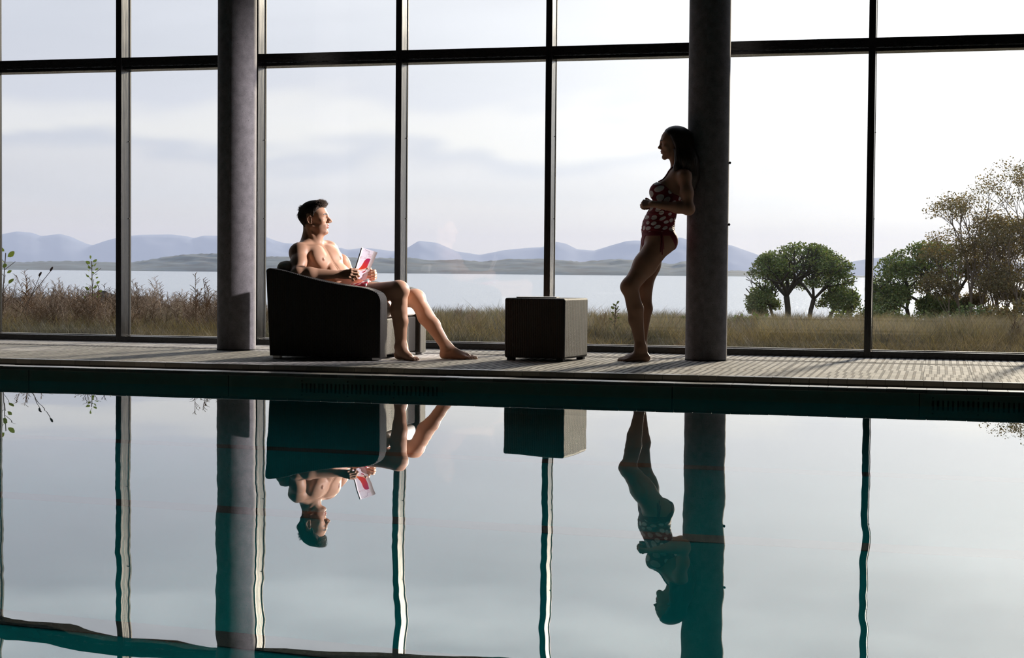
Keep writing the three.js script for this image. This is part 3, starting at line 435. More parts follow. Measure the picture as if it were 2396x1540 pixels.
// head in its own axes: F forward, U up, S to one side; origin between the ear openings, H the height from chin to crown
function makeHead(body, O, F, U, H, o = {}) {
  F = F.clone().normalize(); U = U.clone().addScaledVector(F, -U.dot(F)).normalize(); const S = F.clone().cross(U).normalize(), A = [F, U, S];
  const P = (f, u, s = 0) => O.clone().addScaledVector(F, f * H).addScaledVector(U, (u - 0.42) * H).addScaledVector(S, s * H), R = (...r) => r.map((v) => v * H), fem = o.fem ? 1 : 0;
  body.group(0.05 * H, 0.10 * H);
  body.ball(P(-0.015, 0.655), R(0.40, 0.345, 0.315), A);                                        // skull
  body.ball(P(0.15, 0.47), R(0.275, 0.36, 0.245), A, 0.12 * H);                                 // face
  body.cone(P(0.0, 0.27, 0.205), P(0.33, 0.075, 0.06), 0.075 * H * (1 - 0.12 * fem), 0.07 * H, 0.1 * H).cone(P(0.0, 0.27, -0.205), P(0.33, 0.075, -0.06), 0.075 * H * (1 - 0.12 * fem), 0.07 * H, 0.1 * H);  // jaw
  body.ball(P(0.2, 0.25), R(0.2, 0.19, 0.2), A, 0.08 * H);
  body.ball(P(0.362, 0.078), R(0.062, 0.058, 0.075), A, 0.06 * H);                              // chin
  const bw = 0.385 + 0.012 * (1 - fem);
  for (const s of [1, -1]) {
    body.cone(P(bw, 0.592, 0.05 * s), P(bw - 0.06, 0.60, 0.165 * s), 0.038 * H, 0.036 * H, 0.08 * H);   // brow
    body.ball(P(0.215, 0.60, 0.175 * s), R(0.10, 0.10, 0.07), A, 0.10 * H);                      // temple
    body.ball(P(0.275, 0.40, 0.175 * s), R(0.085, 0.065, 0.075), A, 0.09 * H);                   // cheekbone
    body.carve(P(0.428, 0.522, 0.112 * s), R(0.056, 0.050, 0.062), A, 0.045 * H);                  // eye socket
    body.ball(P(0.338, 0.518, 0.118 * s), R(0.052, 0.047, 0.055), A, 0.012 * H);                 // eyeball and lids
    body.cone(P(0.385, 0.548, 0.075 * s), P(0.355, 0.546, 0.165 * s), 0.016 * H, 0.014 * H, 0.012 * H);
  }
  const nl = fem ? 0.5 : 0.535;
  body.cone(P(0.392, 0.575), P(nl - 0.035, 0.415), 0.034 * H, 0.044 * H, 0.05 * H);             // nose
  body.ball(P(nl - 0.006, 0.39 + 0.01 * fem), R(0.040, 0.036, 0.044), A, 0.035 * H);
  for (const s of [1, -1]) { body.ball(P(nl - 0.07, 0.372, 0.055 * s), R(0.052, 0.036, 0.034), A, 0.035 * H); body.carve(P(nl - 0.045, 0.342, 0.026 * s), R(0.018, 0.010, 0.011), A, 0.008 * H); }
  body.ball(P(0.345, 0.235), R(0.095, 0.12, 0.135), A, 0.06 * H);                               // mouth
  body.chain([P(0.375, 0.268, 0.10), P(0.432, 0.282, 0.03), P(0.437, 0.278, 0), P(0.432, 0.282, -0.03), P(0.375, 0.268, -0.10)], R(0.014, 0.022, 0.021, 0.022, 0.014), 0.014 * H);
  body.chain([P(0.37, 0.255, 0.095), P(0.418, 0.226, 0.04), P(0.427, 0.222, 0), P(0.418, 0.226, -0.04), P(0.37, 0.255, -0.095)], R(0.012, 0.024, 0.026, 0.024, 0.012), 0.014 * H);
  body.carve(P(0.425, 0.168), R(0.035, 0.022, 0.09), A, 0.03 * H);
  body.carve(P(0.45, 0.252), R(0.03, 0.005, 0.085), A, 0.008 * H);
  // ears: a bowl with a rolled rim and a lobe
  for (const s of [1, -1]) {
    const E = (f, u, q) => P(f, u, s * (0.298 + q));
    body.group(0.012 * H, 0.018 * H);
    body.ball(E(-0.035, 0.45, 0.012), R(0.062, 0.105, 0.022), A);
    body.carve(E(-0.02, 0.455, 0.05), R(0.036, 0.062, 0.03), A, 0.012 * H);
    const rim = []; for (let i = 0; i <= 8; i++) { const a = -0.5 + i * 0.5; rim.push(E(-0.04 - 0.068 * Math.sin(a - 0.2) * 0.95, 0.455 + 0.112 * Math.cos(a - 0.2), 0.036 + 0.012 * Math.sin(a))); }
    body.chain(rim, rim.map(() => 0.015 * H));
    body.ball(E(0.0, 0.355, 0.022), R(0.028, 0.034, 0.016), A);
  }
  const toLocal = (x, y, z) => { const d = V(x - O.x, y - O.y, z - O.z); return [d.dot(F) / H, d.dot(U) / H + 0.42, d.dot(S) / H]; };
  return { P, R, A, H, toLocal, F, U, S, O };
}
function headColor(head, base, lip, x, y, z, stubble) {
  const [f, u, s] = head.toLocal(x, y, z); if (u < -0.2 || f < -0.6 || u > 1.2 || Math.abs(s) > 0.5 || Math.abs(f) > 0.7) return null;
  const a = Math.abs(s);
  if (f > 0.385 && a < 0.09 && u > 0.192 && u < 0.298 && f > 0.40 - a * 0.35) return lip;
  const ex = (a - 0.118) / 0.05, ey = (u - 0.518) / 0.019;
  if (f > 0.34 && ex * ex + ey * ey < 1) return Math.hypot((a - 0.122) / 0.02, (u - 0.518) / 0.02) < 1 ? [0.03, 0.02, 0.015] : [0.40, 0.36, 0.33];
  if (f > 0.27 && a > 0.035 && a < 0.215 && Math.abs(u - (0.613 - (a - 0.12) ** 2 * 2.2)) < 0.019 - 0.03 * Math.max(0, a - 0.15)) return [0.018, 0.010, 0.006];
  if (stubble && u < 0.36 && u > 0.02 && f > -0.02 && !(f > 0.30 && u > 0.30)) { const k = 0.80; return [base[0] * k, base[1] * k * 0.98, base[2] * k]; }
  return base;
}
// a hand: palm, four fingers with three bends, thumb from the side of the palm. d runs wrist to knuckles, b is the back of the hand, side puts the thumb at +/- d x b
function makeHand(body, W, d, b, side, curls, s = 1, thumb = [0.5, 0.5, 0.3]) {
  d = d.clone().normalize(); b = b.clone().addScaledVector(d, -b.dot(d)).normalize(); const l = d.clone().cross(b).multiplyScalar(side);
  const Q = (x, y, z) => W.clone().addScaledVector(d, x * s).addScaledVector(l, y * s).addScaledVector(b, z * s);
  body.group(0.010 * s, 0.018 * s);
  const off = [0.031, 0.0105, -0.0105, -0.0295], reach = [0.088, 0.092, 0.088, 0.079], segs = [[0.044, 0.026, 0.021], [0.049, 0.030, 0.022], [0.045, 0.028, 0.021], [0.035, 0.021, 0.018]], rad = [[0.0098, 0.0088, 0.0078], [0.0102, 0.0090, 0.0080], [0.0098, 0.0086, 0.0076], [0.0086, 0.0076, 0.0068]];
  body.ball(Q(0.048, 0, -0.004), [0.052 * s, 0.037 * s, 0.0155 * s], [d, l, b]);
  for (let i = 0; i < 4; i++) body.cone(Q(0.008, off[i] * 0.55, 0), Q(reach[i], off[i], 0.001), 0.0150 * s, 0.0112 * s);
  body.cone(Q(0.012, 0.016, -0.008), Q(0.05, 0.034, -0.014), 0.017 * s, 0.0135 * s);
  body.group(0.0035, 0.006 * s);
  for (let i = 0; i < 4; i++) {
    let p = Q(reach[i], off[i], 0), ang = 0, splay = off[i] * 1.5; const r = rad[i];
    for (let j = 0; j < 3; j++) { ang += curls[i][j]; const dir = d.clone().multiplyScalar(Math.cos(ang)).addScaledVector(b, -Math.sin(ang)).addScaledVector(l, splay * (1 - j * 0.5)).normalize(), e = p.clone().addScaledVector(dir, segs[i][j] * s); body.cone(p, e, (j ? r[j - 1] : 0.0112) * s, r[j] * s); p = e; }
  }
  body.group(0.004, 0.010 * s);
  let p = Q(0.046, 0.034, -0.012), a = 0; const tl = [0.034, 0.030, 0.025], tr = [0.0125, 0.0108, 0.0095, 0.0080];
  for (let j = 0; j < 3; j++) { a += thumb[j]; const dir = d.clone().multiplyScalar(Math.cos(a) * 0.85).addScaledVector(l, 0.55 - 0.5 * j * thumb[1]).addScaledVector(b, -Math.sin(a) * 0.9).normalize(), e = p.clone().addScaledVector(dir, tl[j] * s); body.cone(p, e, tr[j] * s, tr[j + 1] * s); p = e; }
}
// a bare foot flat on the floor: heel under the ankle, arch, ball, five toes
function makeFoot(body, ankle, heel, dir, L, inner, lift = 0) {
  const d = V(dir.x, 0, dir.z).normalize(), l = V(-d.z, 0, d.x).multiplyScalar(inner), Q = (x, y, z) => V(heel.x, 0, heel.z).addScaledVector(d, x * L).addScaledVector(l, y * L).add(V(0, z * L + lift, 0));
  body.group(0.03, 0.03);
  body.ball(Q(0.10, 0, 0.105), [0.125 * L, 0.105 * L, 0.115 * L], [d, V(0, 1, 0), l]);
  body.cone(ankle, Q(0.36, 0.01, 0.17), 0.034, 0.115 * L); body.cone(ankle, Q(0.12, 0, 0.16), 0.034, 0.10 * L);
  body.cone(Q(0.34, 0.015, 0.175), Q(0.66, 0.05, 0.085), 0.115 * L, 0.075 * L); body.cone(Q(0.2, -0.06, 0.10), Q(0.64, -0.09, 0.06), 0.09 * L, 0.062 * L); body.cone(Q(0.5, 0.05, 0.10), Q(0.72, 0.085, 0.065), 0.08 * L, 0.066 * L);
  for (const s of [1, -1]) body.ball(ankle.clone().addScaledVector(l, 0.032 * s), 0.014, null, 0.03);
  body.group(0.004, 0.010);
  const toes = [[0.715, 0.105, 0.20, 0.052, 0.046], [0.735, 0.035, 0.20, 0.036, 0.031], [0.725, -0.022, 0.175, 0.034, 0.029], [0.70, -0.075, 0.15, 0.032, 0.027], [0.665, -0.12, 0.125, 0.031, 0.026]];
  for (const [x, y, len, r0, r1] of toes) { const k = Q(x + len * 0.5, y + (y - 0.01) * 0.12, 0.062), e = Q(x + len * 1.05, y + (y - 0.02) * 0.12, 0.036); body.cone(Q(x - 0.03, y, 0.055), k, r0 * L, r0 * 0.92 * L); body.cone(k, e, r0 * 0.92 * L, r1 * L); }
}
const skinMat = () => new THREE.MeshPhysicalMaterial({ vertexColors: true, roughness: 0.48, specularIntensity: 0.55 });
// ---------------------------------------------------------------- the seated man
{
  const B = new Body();
  const hipN = V(-4.19, 0.415, -11.25), hipF = V(-4.20, 0.418, -11.45), kneeN = V(-3.718, 0.496, -11.12), kneeF = V(-3.680, 0.432, -11.38), ankN = V(-3.698, 0.088, -11.10), ankF = V(-3.428, 0.080, -11.33);
  const shN = V(-4.495, 0.752, -11.13), shF = V(-4.392, 0.775, -11.47), elN = V(-4.43, 0.60, -10.95), wrN = V(-4.150, 0.600, -11.07), elF = V(-4.25, 0.575, -11.60), wrF = V(-4.045, 0.605, -11.375);
  const neckB = V(-4.462, 0.822, -11.31), sm = shN.clone().add(shF).multiplyScalar(0.5), pel = hipN.clone().add(hipF).multiplyScalar(0.5).add(V(-0.03, 0.02, 0));
  let s = shN.clone().sub(shF).normalize(), u = neckB.clone().sub(pel).normalize(); u.addScaledVector(s, -u.dot(s)).normalize(); const f = u.clone().cross(s).normalize(), A = [f, u, s];
  const T = (a, b, c) => sm.clone().addScaledVector(f, a).addScaledVector(u, b).addScaledVector(s, c);
  // trunk
  B.group(0.05, 0.05);
  B.ball(pel, [0.115, 0.10, 0.160], [V(0.97, 0.24, 0.05).normalize(), V(-0.24, 0.97, 0).normalize(), V(0, 0, 1)]);
  B.ball(pel.clone().lerp(sm, 0.38).addScaledVector(f, 0.022), [0.112, 0.13, 0.150], A);
  B.ball(T(-0.005, -0.10, 0), [0.118, 0.17, 0.162], A);
  B.ball(T(-0.02, -0.01, 0), [0.085, 0.085, 0.165], A);
  for (const q of [1, -1]) {
    B.ball(T(0.078, -0.088, 0.082 * q), [0.050, 0.082, 0.088], A, 0.022);                        // chest muscles
    B.cone(T(0.070, -0.03, 0.06 * q), T(0.03, 0.0, 0.155 * q), 0.035, 0.045, 0.03);
    B.cone(T(0.055, 0.045, 0.022 * q), T(0.02, 0.05, 0.165 * q), 0.012, 0.014, 0.022);           // collar bones
    B.cone(neckB.clone().addScaledVector(u, 0.03), T(-0.02, 0.025, 0.13 * q), 0.045, 0.042, 0.05); // shoulders' slope
    B.cone(T(-0.03, -0.06, 0.13 * q), T(-0.02, -0.2, 0.115 * q), 0.05, 0.04, 0.04);
    B.ball(T(0.105, -0.205, 0.032 * q), [0.016, 0.035, 0.028], A, 0.02); B.ball(T(0.098, -0.27, 0.030 * q), [0.016, 0.03, 0.027], A, 0.02);
    B.ball(T(0.120, -0.122, 0.100 * q), 0.007, null, 0.012);
  }
  B.carve(T(0.135, -0.08, 0), [0.02, 0.09, 0.006], A, 0.02);
  B.ball(shN.clone().addScaledVector(s, 0.008), [0.062, 0.066, 0.062], A, 0.04); B.ball(shF.clone().addScaledVector(s, -0.008), [0.062, 0.066, 0.062], A, 0.04);
  const O = V(-4.447, 0.988, -11.305), headF = V(0.985, 0.05, -0.13), headU = V(-0.06, 1, 0.01);
  B.cone(neckB.clone().add(V(-0.005, -0.02, 0)), O.clone().add(V(-0.026, -0.03, 0)), 0.058, 0.053, 0.04);
  B.cone(T(0.045, 0.03, 0.0), O.clone().add(V(0.045, -0.055, 0)), 0.036, 0.042, 0.03);
  for (const q of [1, -1]) B.cone(T(0.062, 0.045, 0.02 * q), O.clone().add(V(-0.03, -0.03, 0.055 * q)), 0.012, 0.016, 0.018);
  const head = makeHead(B, O, headF, headU, 0.243, {});
  // thighs
  B.group(0.04, 0.035);
  B.cone(hipN, hipN.clone().lerp(kneeN, 0.45), 0.098, 0.088).cone(hipN.clone().lerp(kneeN, 0.45), kneeN.clone().add(V(-0.03, 0.0, 0)), 0.088, 0.062);
  B.group(0.04, 0.02);
  B.cone(hipF, hipF.clone().lerp(kneeF, 0.45), 0.098, 0.088).cone(hipF.clone().lerp(kneeF, 0.45), kneeF.clone().add(V(-0.03, 0.0, 0)), 0.088, 0.062);
  // lower legs: kneecap, shin, calf
  for (const [k, a, join] of [[kneeN, ankN, 0.03], [kneeF, ankF, 0.03]]) {
    const d = a.clone().sub(k), fw = V(1, 0, 0).addScaledVector(d.clone().normalize(), -d.clone().normalize().x).normalize();
    B.group(0.03, join);
    B.ball(k.clone().add(V(0.004, 0.004, 0)), [0.056, 0.058, 0.056]); B.ball(k.clone().addScaledVector(fw, 0.038).add(V(0, -0.012, 0)), 0.027, null, 0.025);
    B.cone(k.clone().addScaledVector(fw, 0.004), k.clone().addScaledVector(d, 0.55).addScaledVector(fw, 0.012), 0.050, 0.036); B.cone(k.clone().addScaledVector(d, 0.55).addScaledVector(fw, 0.012), a, 0.036, 0.033);
    B.cone(k.clone().addScaledVector(d, 0.12).addScaledVector(fw, -0.02), k.clone().addScaledVector(d, 0.36).addScaledVector(fw, -0.022), 0.042, 0.047); B.cone(k.clone().addScaledVector(d, 0.36).addScaledVector(fw, -0.022), a.clone().addScaledVector(fw, -0.012), 0.047, 0.023);
  }
  makeFoot(B, ankN, V(-3.745, 0, -11.135), V(0.215, 0, 0.155), 0.268, 1);
  makeFoot(B, ankF, V(-3.470, 0, -11.31), V(0.26, 0, -0.02), 0.272, -1);
  // arms
  for (const [sh, el, wr] of [[shN, elN, wrN], [shF, elF, wrF]]) {
    const d = el.clone().sub(sh), e = wr.clone().sub(el);
    B.group(0.03, 0.028);
    B.cone(sh, sh.clone().addScaledVector(d, 0.5), 0.056, 0.052); B.cone(sh.clone().addScaledVector(d, 0.5), el, 0.050, 0.040);
    B.ball(sh.clone().addScaledVector(d, 0.55).add(V(0.018, 0.012, 0)), [0.042, 0.075, 0.042], axesOf(V(1, 0, 0), d.clone().normalize().cross(V(1, 0, 0))), 0.03);
    B.ball(el, 0.041);
    B.cone(el, el.clone().addScaledVector(e, 0.28), 0.041, 0.047); B.cone(el.clone().addScaledVector(e, 0.28), wr, 0.047, 0.027);
  }
  // hands closed on the magazine
  makeHand(B, wrN, V(0.96, 0.05, 0.12), V(-0.20, 0.45, 0.87), -1, [[0.55, 1.0, 0.8], [0.6, 1.0, 0.8], [0.65, 1.05, 0.85], [0.75, 1.05, 0.9]], 0.92, [0.45, 0.3, 0.2]);
  makeHand(B, wrF, V(0.80, -0.05, 0.55), V(0.62, 0.20, -0.62), 1, [[0.75, 1.15, 0.8], [0.75, 1.15, 0.8], [0.8, 1.15, 0.85], [0.85, 1.15, 0.9]], 0.92, [0.5, 0.4, 0.2]);
  const base = [0.50, 0.285, 0.185], floorClip = (g, x, y, z) => Math.max(field(g, x, y, z), 0.0015 - y);
  const man = thing('person', 'shirtless short haired man reclining barefoot in the dark woven armchair, holding a magazine', 'person', [-4.2, 0, -11.3]);
  const put = (g) => g.translate(4.2, 0, 11.3);
  part(man, 'body', put(skin(B, [-4.68, -0.01, -11.78], [-3.10, 1.20, -10.80], 0.0034, { shape: floorClip, color: (x, y, z) => {
    const h = headColor(head, base, [0.40, 0.17, 0.13], x, y, z, true); if (h) return h;
    for (const q of [1, -1]) if (T(0.120, -0.122, 0.100 * q).distanceTo(V(x, y, z)) < 0.0115) return [0.36, 0.175, 0.12];
    return base; } })), skinMat());
  // hair: short, brushed up at the front, tufted at the crown
  const C = new Body(); C.group(0.02, 0.02); const { P, R } = head;
  C.ball(P(-0.012, 0.668), R(0.425, 0.372, 0.338), head.A); C.ball(P(0.24, 0.885), R(0.16, 0.10, 0.21), head.A, 0.05); C.cone(P(-0.33, 0.42, 0.1), P(-0.24, 0.16, 0.08), 0.05, 0.035, 0.05); C.cone(P(-0.33, 0.42, -0.1), P(-0.24, 0.16, -0.08), 0.05, 0.035, 0.05);
  const hairline = (x, y, z) => { const [fw, up, sd] = head.toLocal(x, y, z), a = Math.abs(sd); let line = fw > 0.10 ? 0.60 + 0.215 * sstep(fw, 0.10, 0.27) : fw > 0.0 ? lerp(0.46, 0.60, sstep(fw, 0.06, 0.12)) : fw > -0.12 ? 0.585 - 0 * a : lerp(0.585, 0.20, sstep(-fw, 0.12, 0.25)) + Math.max(0, -fw - 0.22) * 1.5; return (line - up) * head.H * 0.85 + 0.003 * noise3(x * 120, y * 120, z * 120); };
  const hairShape = (g, x, y, z) => { const l = hairline(x, y, z); return Math.max(field(g, x, y, z) + 0.0012 * noise3(x * 160, y * 160, z * 160) + 0.009 * (1 - sstep(-l, 0, 0.028)), l); };
  const hairGeo = [put(skin(C, [-4.62, 0.88, -11.45], [-4.28, 1.18, -11.15], 0.0036, { shape: hairShape }))];
  const r = rng(99);
  for (let i = 0; i < 1700; i++) {
    const a = r() * 6.283, n = V(0, 0, 0), front = i < 560, crown = i >= 560 && i < 720;
    const lf = front ? 0.10 + 0.27 * r() : crown ? -0.28 - 0.13 * r() : Math.cos(a) * 0.38, ls = front ? (r() - 0.5) * 0.46 : crown ? (r() - 0.5) * 0.3 : Math.sin(a) * 0.30, lu = front ? 0.84 + 0.13 * r() : crown ? 0.74 + 0.14 * r() : 0.45 + 0.55 * r();
    const p = P(lf, lu, ls), c0 = P(-0.03, 0.62); n.copy(p).sub(c0).normalize();
    const surf = c0.clone(); let dd = 0.02; for (let k = 0; k < 40; k++) { const q = c0.clone().addScaledVector(n, dd); const e = field(C.groups, q.x, q.y, q.z); if (e > -0.001) break; dd += Math.max(0.002, -e * 0.8); } surf.addScaledVector(n, dd - 0.006);
    if (hairline(surf.x, surf.y, surf.z) > -0.003) continue;
    const len = front ? 0.012 + 0.016 * r() : crown ? 0.014 + 0.016 * r() : 0.008 + 0.006 * r(), dir = n.clone().addScaledVector(head.F, front ? 0.15 + 0.9 * r() : crown ? -0.5 * r() : -0.7).addScaledVector(head.U, front ? 0.5 : crown ? -0.1 : -0.4).add(V((r() - 0.5) * 0.9, (r() - 0.5) * 0.6, (r() - 0.5) * 0.9)).normalize();
    const cone = new THREE.ConeGeometry(0.0017, len, 3, 1, true).translate(0, len / 2, 0).applyQuaternion(new THREE.Quaternion().setFromUnitVectors(V(0, 1, 0), dir)).translate(surf.x + 4.2, surf.y, surf.z + 11.3); cone.deleteAttribute('uv'); hairGeo.push(cone.toNonIndexed());
  }
  hairGeo[0] = hairGeo[0].toNonIndexed();
  part(man, 'hair', mergeGeometries(hairGeo), mat([0.036, 0.022, 0.013], 0.85));
  // swim shorts, red with white flowers
  const Sh = new Body(); Sh.groups = B.groups.filter((g, i) => i === 0 || g.prims.some((p) => p.ra === 0.098));
  const red = [0.55, 0.02, 0.05], white = [0.75, 0.70, 0.70];
  part(man, 'swim_shorts', put(skin(Sh, [-4.5, 0.28, -11.72], [-3.8, 0.62, -11.0], 0.005, { shape: (g, x, y, z) => { const wob = 0.004 * noise3(x * 22, y * 22, z * 22); const waist = (x - pel.x) * -0.45 + (y - pel.y) * 0.9 - 0.045, hem = (x - (hipN.x + 0.22)); return Math.max(field(g, x, y, z) - 0.008 + wob, waist, hem); }, color: (x, y, z) => (noise3(x * 22 + 4, y * 22, z * 22) > 0.12 ? white : red) })), new THREE.MeshStandardMaterial({ vertexColors: true, roughness: 0.85 }));
  // the folded magazine he holds
  const mg = thing('magazine', 'folded magazine with a pink and orange cover held up by the seated man', 'magazine', [-4.02, 0.676, -11.20]);
  const cover = canvasTexture(512, 900, (c, w, h) => {
    c.fillStyle = '#f4eef6'; c.fillRect(0, 0, w, h);
    c.strokeStyle = '#b9a9b4'; c.lineWidth = 5; c.strokeRect(0.10 * w, 0.08 * h, 0.45 * w, 0.20 * h); c.strokeStyle = '#7d4a66'; c.lineWidth = 9; c.beginPath(); c.moveTo(0.30 * w, 0.035 * h); c.lineTo(0.60 * w, 0.055 * h); c.lineTo(0.64 * w, 0.17 * h); c.stroke();
    c.strokeStyle = '#b04a5e'; c.lineWidth = 7; for (const [x, y, l] of [[0.1, 0.30, 0.18], [0.18, 0.33, 0.16], [0.38, 0.32, 0.2], [0.64, 0.15, 0.25], [0.66, 0.19, 0.2], [0.66, 0.23, 0.16]]) { c.beginPath(); c.moveTo(x * w, y * h); c.lineTo((x + l) * w, (y - 0.012) * h); c.stroke(); }
    c.strokeStyle = '#cbbccb'; c.lineWidth = 4; for (let i = 0; i < 9; i++) { c.beginPath(); c.moveTo(0.24 * w, (0.40 + i * 0.025) * h); c.lineTo((0.42 - 0.01 * i) * w, (0.40 + i * 0.025) * h); c.stroke(); }
    const g = c.createLinearGradient(0.7 * w, 0.3 * h, 0.3 * w, 0.75 * h); g.addColorStop(0, '#b3175c'); g.addColorStop(0.35, '#d3212f'); g.addColorStop(0.7, '#d6300f'); g.addColorStop(1, '#e88a1a');
    c.fillStyle = g; c.beginPath(); c.moveTo(0.62 * w, 0.30 * h); c.bezierCurveTo(0.75 * w, 0.25 * h, 0.98 * w, 0.27 * h, 0.97 * w, 0.33 * h); c.bezierCurveTo(0.93 * w, 0.45 * h, 0.95 * w, 0.52 * h, 0.80 * w, 0.60 * h); c.bezierCurveTo(0.62 * w, 0.68 * h, 0.45 * w, 0.70 * h, 0.24 * w, 0.755 * h); c.bezierCurveTo(0.35 * w, 0.66 * h, 0.42 * w, 0.62 * h, 0.45 * w, 0.56 * h); c.bezierCurveTo(0.5 * w, 0.45 * h, 0.5 * w, 0.36 * h, 0.62 * w, 0.30 * h); c.fill();
    c.fillStyle = '#f0b070'; c.beginPath(); c.moveTo(0.88 * w, 0.55 * h); c.bezierCurveTo(0.7 * w, 0.68 * h, 0.5 * w, 0.74 * h, 0.3 * w, 0.765 * h); c.bezierCurveTo(0.6 * w, 0.75 * h, 0.8 * w, 0.66 * h, 0.88 * w, 0.55 * h); c.fill();
    c.fillStyle = '#a81226'; c.beginPath(); c.moveTo(0.9 * w, 0.60 * h); c.bezierCurveTo(0.8 * w, 0.70 * h, 0.7 * w, 0.74 * h, 0.6 * w, 0.765 * h); c.bezierCurveTo(0.75 * w, 0.79 * h, 0.88 * w, 0.74 * h, 0.9 * w, 0.60 * h); c.fill();
    c.fillStyle = '#e59a2c'; c.beginPath(); c.moveTo(0, 0.55 * h); c.bezierCurveTo(0.16 * w, 0.55 * h, 0.16 * w, 0.70 * h, 0, 0.80 * h); c.fill(); c.strokeStyle = '#c2502a'; c.lineWidth = 10; c.beginPath(); c.moveTo(0.20 * w, 0.30 * h); c.lineTo(0.14 * w, 0.44 * h); c.stroke();
  });
  const paper = mat([0.72, 0.70, 0.73], 0.6);
  // corners, in metres from the centre: the cover faces right and towards the water
  const c = [V(0.005, 0.119, 0.07), V(0.07, 0.088, -0.075), V(-0.025, -0.118, -0.075), V(-0.06, -0.092, 0.075)];   // top left, top right, bottom right, bottom left
  const sheet = (k, bow, flip) => { const n = 14, pos = [], uv = [], idx = [], nn = c[1].clone().sub(c[0]).cross(c[3].clone().sub(c[0])).normalize(); for (let j = 0; j <= n; j++) for (let i = 0; i <= n; i++) { const a = i / n, b = j / n, p = c[0].clone().lerp(c[1], a).lerp(c[3].clone().lerp(c[2], a), b).addScaledVector(nn, -k - bow * Math.sin(a * Math.PI) ** 0.8); pos.push(p.x, p.y, p.z); uv.push(a, 1 - b); } for (let j = 0; j < n; j++) for (let i = 0; i < n; i++) { const q = j * (n + 1) + i; idx.push(q, q + n + 1, q + 1, q + 1, q + n + 1, q + n + 2); } const g = new THREE.BufferGeometry(); g.setAttribute('position', new THREE.Float32BufferAttribute(pos, 3)); g.setAttribute('uv', new THREE.Float32BufferAttribute(uv, 2)); g.setIndex(idx); g.computeVertexNormals(); return g; };
  part(mg, 'cover', sheet(0, -0.006), new THREE.MeshPhysicalMaterial({ map: cover, color: 0xd4d4d8, roughness: 0.4, side: THREE.DoubleSide }), { label: 'glossy printed cover' });
  for (let i = 1; i <= 5; i++) part(mg, 'page', sheet(0.0022 * i, -0.006 - 0.004 * i), new THREE.MeshStandardMaterial({ color: 0xe9e6ea, roughness: 0.7, side: THREE.DoubleSide }));
}
